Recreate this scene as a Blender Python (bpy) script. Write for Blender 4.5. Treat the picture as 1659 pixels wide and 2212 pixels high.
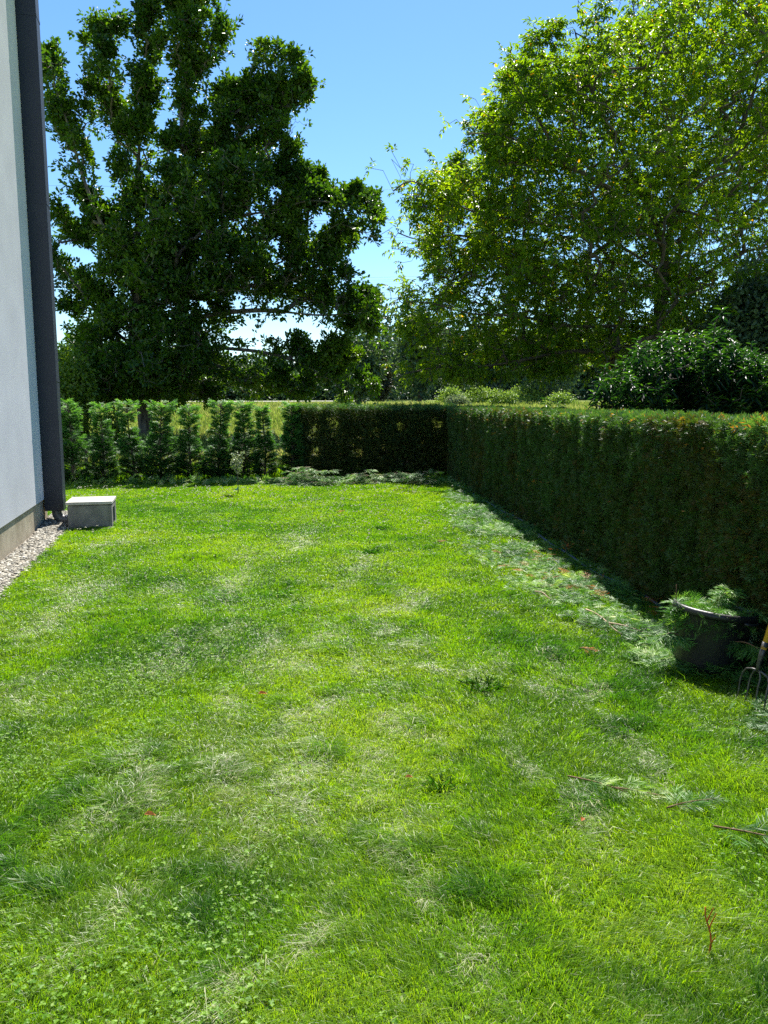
import bpy, math, random
import numpy as np
rng = np.random.default_rng(7)
random.seed(7)
R = math.radians
sc = bpy.context.scene
for o in list(bpy.data.objects): bpy.data.objects.remove(o)

# ------------------------------------------------------------------ camera, sky, sun, exposure
EYE = 1.65; PITCH = R(7.9); F = 1726.0            # F in pixels of a 1659 x 2212 frame
cam = bpy.data.cameras.new('camera'); co = bpy.data.objects.new('camera', cam)
sc.collection.objects.link(co); sc.camera = co
co.location = (0, 0, EYE); co.rotation_euler = (R(90) - PITCH, 0, 0)
cam.sensor_fit = 'VERTICAL'; cam.sensor_height = 24.0; cam.lens = 24.0 * F / 2212.0
cam.clip_start = 0.05; cam.clip_end = 9000
SUN_AZ = R(10); SUN_EL = R(52)
world = bpy.data.worlds.new('World'); sc.world = world; world.use_nodes = True
wn = world.node_tree; wn.nodes.clear()
sky = wn.nodes.new('ShaderNodeTexSky'); sky.sky_type = 'NISHITA'; sky.sun_disc = False
sky.sun_elevation = SUN_EL; sky.sun_rotation = SUN_AZ
sky.air_density = 1.0; sky.dust_density = 0.12; sky.ozone_density = 3.5; sky.altitude = 100
hs = wn.nodes.new('ShaderNodeHueSaturation'); hs.inputs['Saturation'].default_value = 1.14
bg = wn.nodes.new('ShaderNodeBackground'); bg.inputs[1].default_value = 0.076
wo = wn.nodes.new('ShaderNodeOutputWorld')
wn.links.new(sky.outputs[0], hs.inputs['Color']); wb = wn.nodes.new('ShaderNodeVectorMath'); wb.operation = 'MULTIPLY'; wb.inputs[1].default_value = (0.90, 0.985, 1.03)
wn.links.new(hs.outputs[0], wb.inputs[0]); wn.links.new(wb.outputs[0], bg.inputs[0]); wn.links.new(bg.outputs[0], wo.inputs[0])
sl = bpy.data.lights.new('sun', 'SUN'); sl.energy = 5.0; sl.angle = R(0.53); sl.color = (1.0, 0.96, 0.88)
so = bpy.data.objects.new('sun', sl); sc.collection.objects.link(so)
so.rotation_euler = (-(math.pi/2 - SUN_EL), 0, -SUN_AZ)
so.location = (5, 20, 30)
sc.view_settings.view_transform = 'Standard'; sc.view_settings.look = 'None'
sc.view_settings.exposure = 1.32; sc.view_settings.gamma = 1.0
sc.render.engine = 'CYCLES'
sc.cycles.max_bounces = 7; sc.cycles.diffuse_bounces = 3; sc.cycles.transmission_bounces = 5
sc.cycles.glossy_bounces = 2; sc.cycles.use_denoising = False
sc.cycles.volume_bounces = 0

# ------------------------------------------------------------------ helpers
CT, ST = math.cos(PITCH), math.sin(PITCH)
def ray(x, y):
    u = (x - 829.5) / F; v = (1106 - y) / F
    return u, CT + v * ST, -ST + v * CT
def G(x, y, z=0.0):                                  # picture point -> point on the ground
    a, b, c = ray(x, y); t = (z - EYE) / c
    return (a * t, b * t, z)
def PD(x, y, d):                                     # picture point -> point at forward distance d
    a, b, c = ray(x, y); t = d / b
    return (a * t, d, EYE + c * t)
def tag(o, label=None, cat=None, group=None, kind=None):
    if label: o['label'] = label
    if cat: o['category'] = cat
    if group: o['group'] = group
    if kind: o['kind'] = kind
    return o
def empty(name, loc, label, cat, group=None):
    o = bpy.data.objects.new(name, None); sc.collection.objects.link(o); o.location = loc
    o.empty_display_size = 0.2
    return tag(o, label, cat, group)
def mesh_obj(name, V, Fc, mat, parent=None, attrs=None, smooth=False, origin=None):
    """V (N,3); Fc: (M,k) int array or list of such arrays"""
    V = np.asarray(V, dtype=np.float32)
    if parent is not None: origin = tuple(parent.matrix_world_loc) if hasattr(parent, 'matrix_world_loc') else tuple(WL[parent.name])
    o3 = np.zeros(3, np.float32) if origin is None else np.array(origin, np.float32)
    V = V - o3
    if not isinstance(Fc, list): Fc = [Fc]
    Fc = [np.asarray(f, dtype=np.int32) for f in Fc if len(f)]
    me = bpy.data.meshes.new(name)
    me.vertices.add(len(V)); me.vertices.foreach_set('co', V.ravel())
    nl = sum(f.size for f in Fc); npoly = sum(len(f) for f in Fc)
    me.loops.add(nl); me.loops.foreach_set('vertex_index', np.concatenate([f.ravel() for f in Fc]))
    tot = np.concatenate([np.full(len(f), f.shape[1], np.int32) for f in Fc])
    st = np.concatenate([[0], np.cumsum(tot)[:-1]]).astype(np.int32)
    me.polygons.add(npoly); me.polygons.foreach_set('loop_start', st); me.polygons.foreach_set('loop_total', tot)
    if attrs:
        for k, a in attrs.items():
            at = me.attributes.new(k, 'FLOAT', 'POINT'); at.data.foreach_set('value', np.asarray(a, np.float32))
    me.polygons.foreach_set('use_smooth', np.full(npoly, bool(smooth)))
    me.update(calc_edges=True)
    me.materials.append(mat)
    o = bpy.data.objects.new(name, me); sc.collection.objects.link(o)
    if parent is not None:
        o.parent = parent
        WL[o.name] = WL[parent.name]
    else:
        o.location = tuple(o3); WL[o.name] = tuple(float(q) for q in o3)
    return o
WL = {}
def thing(name, loc, label, cat, group=None):
    o = empty(name, loc, label, cat, group); WL[o.name] = tuple(loc); return o
def nrm(a):
    return a / np.maximum(np.linalg.norm(a, axis=-1, keepdims=True), 1e-9)
def rvec(n):
    return nrm(rng.normal(size=(n, 3)))
def hash3(i, j, k, s):
    h = (i * 374761393 + j * 668265263 + k * 2147483647 % 1000003 + s * 144269) & 0xffffffff
    h = (h ^ (h >> 13)) * 1274126177 & 0xffffffff
    return ((h ^ (h >> 16)) & 0xffff) / 65535.0
def noise(P, scale=1.0, seed=0):
    P = np.asarray(P, float) * scale + 1000.0
    I = np.floor(P).astype(np.int64); f = P - I; f = f * f * (3 - 2 * f)
    r = 0
    for a in (0, 1):
        for b in (0, 1):
            for c in (0, 1):
                w = (f[:, 0] if a else 1 - f[:, 0]) * (f[:, 1] if b else 1 - f[:, 1]) * (f[:, 2] if c else 1 - f[:, 2])
                r = r + w * hash3(I[:, 0] + a, I[:, 1] + b, I[:, 2] + c, seed)
    return r
def noise2(x, y, scale, seed=0):
    return noise(np.stack([x, y, np.zeros_like(x)], 1), scale, seed)
def fbm2(x, y, scale, seed=0):
    return 0.55 * noise2(x, y, scale, seed) + 0.3 * noise2(x, y, scale * 2.1, seed + 1) + 0.15 * noise2(x, y, scale * 4.3, seed + 2)

class Geo:                                            # collects vertices, faces and per-vertex values
    def __init__(s): s.V = []; s.Q = []; s.T = []; s.a = []; s.n = 0
    def add(s, V, Q, val=None, tri=None):
        V = np.asarray(V, float).reshape(-1, 3)
        s.V.append(V); 
        if Q is not None and len(Q): s.Q.append(np.asarray(Q) + s.n)
        if tri is not None and len(tri): s.T.append(np.asarray(tri) + s.n)
        s.a.append(np.full(len(V), 0.5) if val is None else np.broadcast_to(np.asarray(val, float), (len(V),)))
        s.n += len(V)
    def build(s, name, mat, parent=None, smooth=None, origin=None):
        if smooth is None: smooth = 'leaf' in mat.name or 'spray' in mat.name or 'blade' in mat.name
        fs = []
        if s.Q: fs.append(np.concatenate(s.Q))
        if s.T: fs.append(np.concatenate(s.T))
        return mesh_obj(name, np.concatenate(s.V), fs, mat, parent, {'var': np.concatenate(s.a)}, smooth, origin)
def leaves(g, P, D, N, L, W, val, fold=0.25, droop=0.15):
    """folded leaf: 6 vertices, 2 quads"""
    n = len(P); D = nrm(D); S = nrm(np.cross(D, N)); U = np.cross(S, D)
    L = np.broadcast_to(L, (n,))[:, None]; W = np.broadcast_to(W, (n,))[:, None]
    b = P; t = P + D * L - U * L * droop
    m1 = P + D * L * 0.34; m2 = P + D * L * 0.72 - U * L * droop * 0.5
    up = U * W * fold
    V = np.stack([b, m1 + S * W * .5 + up, m2 + S * W * .36 + up, t, m2 - S * W * .36 + up, m1 - S * W * .5 + up], 1)
    i = np.arange(n)[:, None] * 6
    Q = np.concatenate([i + np.array([[0, 1, 2, 3]]), i + np.array([[0, 3, 4, 5]])])
    g.add(V, Q, np.repeat(np.broadcast_to(val, (n,)), 6))
def diamonds(g, P, D, S, L, W, val):
    n = len(P); L = np.broadcast_to(L, (n,))[:, None]; W = np.broadcast_to(W, (n,))[:, None]
    V = np.stack([P, P + D * L * .45 + S * W * .5, P + D * L, P + D * L * .45 - S * W * .5], 1)
    Q = np.arange(n)[:, None] * 4 + np.array([[0, 1, 2, 3]])
    g.add(V, Q, np.repeat(np.broadcast_to(val, (n,)), 4))
def fronds(g, P, D, N, L, val, k=4, w=0.12, spread=0.8, droop=0.25, tw=1.0):
    """flat conifer sprays: a midrib with k pairs of branchlets each side; all vectorised"""
    n = len(P); D = nrm(D); S = nrm(np.cross(D, N)); U = np.cross(S, D)
    L = np.broadcast_to(L, (n,)); val = np.broadcast_to(val, (n,))
    W = L * w
    for j in range(k):
        s = 0.12 + 0.75 * j / k
        base = P + D * (L * s)[:, None] - U * (L * droop * s * s)[:, None]
        for sg in (-1, 1):
            ang = spread * (0.8 + 0.4 * rng.random(n))
            d = nrm(D * np.cos(ang)[:, None] + S * (sg * np.sin(ang))[:, None] - U * (droop * (0.3 + s) * (0.5 + rng.random(n)))[:, None])
            l = L * (0.62 - 0.4 * s) * (0.7 + 0.6 * rng.random(n))
            sd = nrm(np.cross(d, U) + 0.5 * tw * rng.normal(size=(n, 3)))
            diamonds(g, base, d, sd, l, W * (0.7 + 0.5 * rng.random(n)), np.clip(val + rng.normal(size=n) * .06, 0, 1))
    d = nrm(D - U * droop); sd = nrm(np.cross(d, U) + 0.4 * rng.normal(size=(n, 3)))
    diamonds(g, P + D * (L * .6)[:, None] - U * (L * droop * .36)[:, None], d, sd, L * .45, W, val)
    diamonds(g, P, nrm(D - U * droop * .4), S, L * .8, W * .4, val * .8)
def tubes(g, A, B, ra, rb, k=6, val=0.5):
    """frustum segments A->B"""
    A = np.asarray(A, float); B = np.asarray(B, float); n = len(A)
    D = nrm(B - A); ref = np.where(np.abs(D[:, 2:3]) > .9, np.array([[1., 0, 0]]), np.array([[0., 0, 1]]))
    S = nrm(np.cross(D, ref)); T = np.cross(D, S)
    an = np.arange(k) * 2 * np.pi / k
    c = np.cos(an)[None, :, None] * S[:, None] + np.sin(an)[None, :, None] * T[:, None]
    ra = np.broadcast_to(ra, (n,))[:, None, None]; rb = np.broadcast_to(rb, (n,))[:, None, None]
    V = np.concatenate([A[:, None] + c * ra, B[:, None] + c * rb], 1)
    i0 = np.arange(k); i1 = (i0 + 1) % k
    q = np.stack([i0, i1, i1 + k, i0 + k], 1)
    Q = (np.arange(n)[:, None, None] * 2 * k + q[None]).reshape(-1, 4)
    g.add(V, Q, val)
def path_tube(g, pts, rad, k=8, caps=True, val=0.5):
    pts = np.asarray(pts, float); n = len(pts); rad = np.broadcast_to(rad, (n,))
    T = nrm(np.gradient(pts, axis=0)); ref = np.array([0., 0, 1]) if abs(T[0, 2]) < .9 else np.array([1., 0, 0])
    S = nrm(np.cross(T, ref)); U = np.cross(T, S)
    an = np.arange(k) * 2 * np.pi / k
    V = pts[:, None] + (np.cos(an)[None, :, None] * S[:, None] + np.sin(an)[None, :, None] * U[:, None]) * rad[:, None, None]
    i0 = np.arange(k); i1 = (i0 + 1) % k
    Q = [np.stack([r * k + i0, r * k + i1, (r + 1) * k + i1, (r + 1) * k + i0], 1) for r in range(n - 1)]
    V = V.reshape(-1, 3); tri = []
    if caps:
        V = np.concatenate([V, pts[:1], pts[-1:]])
        tri = [np.stack([i1, i0, np.full(k, n * k)], 1), np.stack([(n - 1) * k + i0, (n - 1) * k + i1, np.full(k, n * k + 1)], 1)]
        tri = np.concatenate(tri)
    g.add(V, np.concatenate(Q), val, tri)
def lathe(g, c, prof, k=40, val=0.5, fx=None):
    an = np.arange(k) * 2 * np.pi / k; rows = []
    for r, z in prof:
        rr = r if fx is None else fx(r, z, an)
        rows.append(np.stack([c[0] + rr * np.cos(an), c[1] + rr * np.sin(an), np.full(k, c[2] + z)], 1))
    i0 = np.arange(k); i1 = (i0 + 1) % k
    Q = [np.stack([j * k + i0, j * k + i1, (j + 1) * k + i1, (j + 1) * k + i0], 1) for j in range(len(prof) - 1)]
    g.add(np.concatenate(rows), np.concatenate(Q), val)
def prism(g, foot, z0, z1, val=0.5):
    """closed prism over a convex footprint (ccw list of xy)"""
    n = len(foot); V = [(x, y, z0) for x, y in foot] + [(x, y, z1) for x, y in foot]
    i0 = np.arange(n); i1 = (i0 + 1) % n
    g.add(V, np.stack([i0, i1, i1 + n, i0 + n], 1), val,
          np.concatenate([np.stack([np.full(n - 2, 0), i0[2:], i0[1:-1]], 1), np.stack([np.full(n - 2, n), i0[1:-1] + n, i0[2:] + n], 1)]))
def bevel(o, w, seg=2):
    m = o.modifiers.new('bevel', 'BEVEL'); m.width = w; m.segments = seg; m.limit_method = 'ANGLE'

# ------------------------------------------------------------------ materials
def newmat(name):
    m = bpy.data.materials.new(name); m.use_nodes = True; nt = m.node_tree; nt.nodes.clear()
    out = nt.nodes.new('ShaderNodeOutputMaterial'); return m, nt, out
def ramp(nt, stops, src=None):
    r = nt.nodes.new('ShaderNodeValToRGB'); e = r.color_ramp.elements
    e[0].position, e[0].color = stops[0][0], (*stops[0][1], 1); e[1].position, e[1].color = stops[-1][0], (*stops[-1][1], 1)
    for p, c in stops[1:-1]:
        x = e.new(p); x.color = (*c, 1)
    if src is not None: nt.links.new(src, r.inputs[0])
    return r
def leaf_mat(name, stops, trans=0.4, rough=0.45, spec=0.5, tint=(1.5, 1.5, 0.45), tstops=None):
    m, nt, out = newmat(name); L = nt.links
    at = nt.nodes.new('ShaderNodeAttribute'); at.attribute_name = 'var'
    r = ramp(nt, stops, at.outputs['Fac'])
    p = nt.nodes.new('ShaderNodeBsdfPrincipled'); p.inputs['Roughness'].default_value = rough
    p.inputs['Specular IOR Level'].default_value = spec
    L.new(r.outputs[0], p.inputs['Base Color'])
    mx = nt.nodes.new('ShaderNodeVectorMath'); mx.operation = 'MULTIPLY'; mx.inputs[1].default_value = tint
    L.new((ramp(nt, tstops, at.outputs['Fac']) if tstops else r).outputs[0], mx.inputs[0])
    t = nt.nodes.new('ShaderNodeBsdfTranslucent'); L.new(mx.outputs[0], t.inputs[0])
    s = nt.nodes.new('ShaderNodeMixShader'); s.inputs[0].default_value = trans
    L.new(p.outputs[0], s.inputs[1]); L.new(t.outputs[0], s.inputs[2]); L.new(s.outputs[0], out.inputs[0])
    return m
def surf_mat(name, c1, c2, scale=5.0, rough=0.8, bump=0.0, bscale=60.0, c3=None, spec=0.3, stretch=None, metal=0.0, detail=6, matt=False):
    m, nt, out = newmat(name); L = nt.links
    tc = nt.nodes.new('ShaderNodeTexCoord'); src = tc.outputs['Object']
    if stretch:
        mp = nt.nodes.new('ShaderNodeMapping'); mp.inputs['Scale'].default_value = stretch; L.new(src, mp.inputs[0]); src = mp.outputs[0]
    n = nt.nodes.new('ShaderNodeTexNoise'); n.inputs['Scale'].default_value = scale; n.inputs['Detail'].default_value = detail; L.new(src, n.inputs['Vector'])
    st = [(0.3, c1), (0.7, c2)] if c3 is None else [(0.25, c1), (0.5, c2), (0.75, c3)]
    r = ramp(nt, st, n.outputs[0])
    p = nt.nodes.new('ShaderNodeBsdfPrincipled'); p.inputs['Roughness'].default_value = rough
    p.inputs['Specular IOR Level'].default_value = spec; p.inputs['Metallic'].default_value = metal
    if matt:
        nt.nodes.remove(p); p = nt.nodes.new('ShaderNodeBsdfDiffuse'); p.inputs['Roughness'].default_value = .6
    L.new(r.outputs[0], p.inputs[0]); L.new(p.outputs[0], out.inputs[0])
    if bump:
        n2 = nt.nodes.new('ShaderNodeTexNoise'); n2.inputs['Scale'].default_value = bscale; n2.inputs['Detail'].default_value = 4; L.new(src, n2.inputs['Vector'])
        b = nt.nodes.new('ShaderNodeBump'); b.inputs['Strength'].default_value = bump; b.inputs['Distance'].default_value = 0.01
        L.new(n2.outputs[0], b.inputs['Height']); L.new(b.outputs[0], p.inputs['Normal'])
    return m
M = {}
M['grass'] = leaf_mat('grass_blade', [(0.0, (0.022, 0.082, 0.010)), (0.22, (0.048, 0.155, 0.009)), (0.45, (0.130, 0.250, 0.009)),
                      (0.65, (0.175, 0.295, 0.018)), (0.8, (0.29, 0.34, 0.08)), (0.9, (0.46, 0.47, 0.27)), (1.0, (0.68, 0.68, 0.56))], 0.50, 0.38, 0.45, (1, 1, 1),
                      [(0.0, (0.035, 0.135, 0.004)), (0.22, (0.100, 0.29, 0.004)), (0.45, (0.260, 0.480, 0.003)), (0.65, (0.41, 0.575, 0.008)), (0.8, (0.43, 0.51, 0.08)), (0.9, (0.49, 0.50, 0.26)), (1, (0.60, 0.60, 0.48))])
M['clover'] = leaf_mat('clover_leaf', [(0, (0.08, 0.20, 0.012)), (0.6, (0.17, 0.33, 0.02)), (1, (0.30, 0.44, 0.09))], 0.5, 0.5, 0.3)
M['flower'] = leaf_mat('clover_flower', [(0, (0.55, 0.50, 0.38)), (1, (0.8, 0.78, 0.68))], 0.3, 0.7, 0.2, (1, 1, 1))
M['oak'] = leaf_mat('oak_leaf', [(0, (0.012, 0.040, 0.006)), (0.5, (0.040, 0.105, 0.010)), (1, (0.12, 0.21, 0.016))], 0.42, 0.42, 0.4, (1.8, 1.7, 0.3))
M['walnut'] = leaf_mat('walnut_leaf', [(0, (0.030, 0.075, 0.008)), (0.5, (0.085, 0.175, 0.010)), (0.9, (0.20, 0.31, 0.018)), (1, (0.42, 0.25, 0.03))], 0.55, 0.42, 0.4, (2.0, 1.8, 0.3))
M['elder'] = leaf_mat('shrub_leaf', [(0, (0.008, 0.030, 0.012)), (0.6, (0.018, 0.062, 0.016)), (1, (0.085, 0.19, 0.02))], 0.30, 0.45, 0.35, (1.5, 1.7, 0.4))
M['hedge'] = leaf_mat('hedge_spray', [(0, (0.12, 0.070, 0.018)), (0.15, (0.085, 0.092, 0.016)), (0.4, (0.048, 0.090, 0.020)), (0.75, (0.060, 0.140, 0.034)), (0.93, (0.15, 0.28, 0.08)), (1, (0.45, 0.19, 0.04))], 0.30, 0.55, 0.35, (1.4, 1.5, 0.4))
M['conifer'] = leaf_mat('conifer_spray', [(0, (0.06, 0.055, 0.012)), (0.25, (0.025, 0.075, 0.020)), (0.7, (0.075, 0.20, 0.045)), (1, (0.20, 0.40, 0.11))], 0.42, 0.5, 0.35, (1.6, 1.7, 0.4))
M['clip'] = leaf_mat('cut_spray', [(0, (0.03, 0.10, 0.018)), (0.4, (0.09, 0.24, 0.040)), (0.75, (0.28, 0.42, 0.12)), (1, (0.62, 0.64, 0.38))], 0.32, 0.5, 0.35, (1.4, 1.5, 0.5))
M['dead'] = leaf_mat('dead_spray', [(0, (0.25, 0.07, 0.015)), (0.5, (0.50, 0.15, 0.03)), (1, (0.65, 0.28, 0.08))], 0.25, 0.6, 0.3, (1.2, 1, 0.6))
M['farleaf'] = leaf_mat('far_leaf', [(0, (0.022, 0.048, 0.024)), (0.5, (0.050, 0.098, 0.042)), (1, (0.11, 0.17, 0.075))], 0.25, 0.5, 0.4, (1.4, 1.4, 0.5))  # lighter and bluer: haze of distance put into the leaf colour
M['bushleaf'] = leaf_mat('bush_leaf', [(0, (0.10, 0.18, 0.03)), (0.5, (0.20, 0.31, 0.05)), (1, (0.34, 0.44, 0.13))], 0.3, 0.5, 0.4, (1.3, 1.3, 0.5))
M['palebush'] = leaf_mat('pale_bush_leaf', [(0, (0.12, 0.17, 0.08)), (1, (0.28, 0.34, 0.20))], 0.25, 0.5, 0.4, (1.2, 1.2, 0.7))
M['darkleaf'] = leaf_mat('dark_leaf', [(0, (0.010, 0.016, 0.010)), (1, (0.035, 0.045, 0.020))], 0.2, 0.45, 0.4, (1.4, 1.1, 0.7))
M['limeleaf'] = leaf_mat('lime_leaf', [(0, (0.06, 0.13, 0.012)), (1, (0.16, 0.26, 0.03))], 0.45, 0.4, 0.5, (1.6, 1.5, 0.4))
M['hay'] = leaf_mat('meadow_blade', [(0, (0.12, 0.20, 0.03)), (0.5, (0.27, 0.34, 0.08)), (1, (0.50, 0.47, 0.22))], 0.35, 0.5, 0.3, (1.2, 1.2, 0.7))
M['bark'] = surf_mat('bark', (0.035, 0.028, 0.02), (0.13, 0.105, 0.08), 9, 0.9, 0.9, 30, stretch=(1, 1, 0.3))
M['greybark'] = surf_mat('grey_bark', (0.05, 0.045, 0.04), (0.20, 0.18, 0.15), 7, 0.9, 0.9, 25, stretch=(1, 1, 0.25))
M['twig'] = surf_mat('twig', (0.10, 0.055, 0.03), (0.24, 0.14, 0.08), 30, 0.8)
M['stick'] = surf_mat('pale_stick', (0.30, 0.20, 0.12), (0.52, 0.40, 0.27), 30, 0.8)
M['logwood'] = surf_mat('weathered_wood', (0.25, 0.23, 0.22), (0.62, 0.58, 0.55), 6, 0.9, 0.5)

# ------------------------------------------------------------------ ground
def terr(x, y):
    z = np.clip((y - 30) / 130, 0, 1) * 2.0
    return z + 0.0 * x
def gedge(y):      # lawn edge beside the gravel
    return np.where(np.asarray(y) > 11.5, -30.0, -3.30 - 0.228 * (np.asarray(y) - 6.71))
def wallx(y): return -2.004 - 0.2365 * y
def hface(y): return 2.68 - 0.069 * y
def rowy(x): return 17.85 + 0.24 * (x - 1.4)
def lawn_z(x, y):
    return 0.012 * (fbm2(x, y, 1.3, 5) - 0.5)
gm, nt, out = newmat('lawn_soil'); L = nt.links
tc = nt.nodes.new('ShaderNodeTexCoord'); n1 = nt.nodes.new('ShaderNodeTexNoise'); n1.inputs['Scale'].default_value = 14; n1.inputs['Detail'].default_value = 8
L.new(tc.outputs['Object'], n1.inputs['Vector'])
r1 = ramp(nt, [(0.3, (0.030, 0.055, 0.012)), (0.5, (0.06, 0.105, 0.018)), (0.7, (0.12, 0.13, 0.04))], n1.outputs[0])
p = nt.nodes.new('ShaderNodeBsdfPrincipled'); p.inputs['Roughness'].default_value = 0.95; p.inputs['Specular IOR Level'].default_value = 0.1
L.new(r1.outputs[0], p.inputs['Base Color']); L.new(p.outputs[0], out.inputs[0]); M['soil'] = gm
def grid(name, xs, ys, zf, mat, kind='structure'):
    X, Y = np.meshgrid(xs, ys); Z = zf(X.ravel(), Y.ravel())
    V = np.stack([X.ravel(), Y.ravel(), Z], 1); nx, ny = len(xs), len(ys)
    i = (np.arange(ny - 1)[:, None] * nx + np.arange(nx - 1)[None]).ravel()
    o = mesh_obj(name, V, np.stack([i, i + 1, i + nx + 1, i + nx], 1), mat, smooth=True)
    return tag(o, kind=kind)
# meadow: one sheet to the horizon, 3 cm below the lawn
mm = surf_mat('meadow_ground', (0.10, 0.19, 0.03), (0.24, 0.30, 0.07), 0.25, 0.95, matt=True, c3=(0.38, 0.37, 0.14), spec=0.1)
xs = np.concatenate([-np.geomspace(4000, 20, 18), np.linspace(-18, 18, 19), np.geomspace(20, 4000, 18)])
ys = np.concatenate([[-60, -20], np.linspace(0, 40, 15), np.geomspace(45, 6000, 45)])
mo = grid('meadow', xs, ys, lambda x, y: terr(x, y) - 0.05, mm); mo['label'] = 'golden meadow behind the hedges'
# lawn sheet
lx = np.linspace(-9.5, 4.2, 120); ly = np.linspace(-1.5, 19.2, 180)
lo = grid('lawn', lx, ly, lambda x, y: lawn_z(x, y) - 0.004, M['soil'])
lo['label'] = 'sunlit mown garden lawn'

# ------------------------------------------------------------------ lawn grass
M['mat_litter'] = None
bleach = [(540,1215,45),(512,1262,55),(575,1385,40),(500,1365,50),(672,1372,40),(800,1345,40),(790,1420,45),(715,1530,70),(655,1575,50),(505,1515,50),(345,1448,55),
          (180,1290,60),(120,1340,40),(925,1390,45),(860,1300,40),(730,1260,40),(1080,1640,50),(530,1715,70),(600,1420,40),(640,1170,50),(770,1225,45),(1010,1445,50),
          (700,1720,70),(820,1690,60),(240,1180,40),(380,1300,35),(1250,1830,60),(930,1880,70),(1130,2100,70),(640,2100,80),(180,2010,60),(70,1500,50),(330,1700,60),(880,1560,50), (1400,1700,60),(420,1900,60),(1230,1500,50)]
BL = np.array([[*G(x, y)[:2], r] for x, y, r in bleach])
def xb(y): return np.interp(y, [2.5, 3.96, 5.42, 6.63, 8.75, 12.2, 14.5, 17], [2.05, 1.85, 1.62, 1.26, 0.88, 1.0, 1.15, 1.2])   # left edge of the litter
def scatter(n_try, y0, y1, dens):
    y = y0 + (y1 - y0) * rng.random(n_try); half = 0.5 * y + 0.9
    x = (rng.random(n_try) * 2 - 1) * half
    keep = rng.random(n_try) < dens(y) * half / (dens(y) * half).max()
    keep &= (x > gedge(y) - 0.0) & (x < hface(y) + 0.1) & (y < rowy(x) + 0.3)
    return x[keep], y[keep]
x, y = scatter(2600000, 1.35, 18.5, lambda y: np.minimum(1.0, (2.9 / y) ** 1.32))
n = len(x); print('grass blades', n)
clump = fbm2(x, y, 5.5, 11); big = fbm2(x, y, 0.75, 21); mid = fbm2(x, y, 2.1, 31)
clump2 = noise2(x, y, 17, 41)
bl = np.zeros(n)
for bx, by, br in BL:
    rr = br / F * by * .85
    wx = x + 0.25 * (noise2(x, y, 2.5, 51) - .5) * 2; wy = y + 0.5 * (noise2(x, y, 2.0, 61) - .5) * 2
    bl = np.maximum(bl, np.exp(-(((wx - bx) / rr) ** 2 + ((wy - by) / (rr * 3.4)) ** 2) * 1.3))
bl *= 0.35 + 1.0 * noise2(x, y, 9, 71)
far = np.clip((y - 2) / 12, 0, 1)
ang = 2 * np.pi * noise2(x, y, 1.1, 81) * 1.6 + 1.2 * (clump2 - .5) * 3 + rng.normal(size=n) * (0.65 + 0.10 * y)
lean = (0.35 + 0.65 * rng.random(n)) * (1 - .3 * far) + 0.5 * bl + 0.3 * (mid - .5)
H = (0.030 + 0.050 * clump * rng.random(n) + 0.022 * rng.random(n) + 0.05 * np.clip(clump - .58, 0, 1) + .18 * np.clip(noise2(x, y, 3.6, 43) * .6 + noise2(x, y, 8.5, 44) * .4 - .60, 0, 1)) * (1 - 0.38 * far)
H *= np.where(rng.random(n) < 0.010, 1.7, 1.0) * .86
W = (0.0014 + 0.0009 * rng.random(n)) * (1 + 0.27 * np.maximum(y - 2.2, 0)) * (1 + 0.3 * clump)
val = 0.03 + 0.80 * (0.5 * big + 0.5 * mid) + 0.22 * (clump - .5) - .9 * np.clip(noise2(x, y, 3.6, 43) * .6 + noise2(x, y, 8.5, 44) * .4 - .60, 0, 1) * np.clip(1.5 - y / 8, .2, 1) + rng.normal(size=n) * 0.07
val = np.where(rng.random(n) < (0.022 + 0.06 * np.clip(big - .5, 0, 1)) * (1 - .6 * far), 0.78 + 0.2 * rng.random(n), val)
val = np.where(rng.random(n) < np.clip(bl, 0, 1) * 0.36, 0.84 + 0.16 * rng.random(n), np.minimum(val, 0.9))
val = np.clip(val - 0.02 * np.clip((4.5 - y) / 3, 0, 1), 0.02, 1)
dx, dy = np.cos(ang), np.sin(ang)
P0 = np.stack([x, y, lawn_z(x, y) - 0.003], 1)
D = np.stack([dx, dy, np.zeros(n)], 1); yaw = rng.random(n) * 2 * np.pi
S = nrm(np.stack([np.cos(yaw), np.sin(yaw), 0.25 * rng.normal(size=n)], 1))
mid_ = P0 + D * (H * lean * .30)[:, None] + np.array([0, 0, 1.]) * (H * .58)[:, None]
tip = P0 + D * (H * lean * 1.05)[:, None] + np.array([0, 0, 1.]) * (H * (1.0 - 0.42 * np.clip(lean, 0, 1.4)))[:, None]
w = W[:, None]
V = np.stack([P0 - S * w * .5, P0 + S * w * .5, mid_ + S * w * .45, tip + S * w * .08, tip - S * w * .08, mid_ - S * w * .45], 1).reshape(-1, 3)
i = np.arange(n)[:, None] * 6
Q = np.concatenate([i + np.array([[0, 1, 2, 5]]), i + np.array([[5, 2, 3, 4]])])
go = mesh_obj('lawn_grass', V, Q, M['grass'], attrs={'var': np.repeat(val, 6)}, smooth=True)
tag(go, 'short uneven lawn grass with bleached patches', 'grass', kind='stuff')
del V, Q, P0, D, S, mid_, tip

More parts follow.
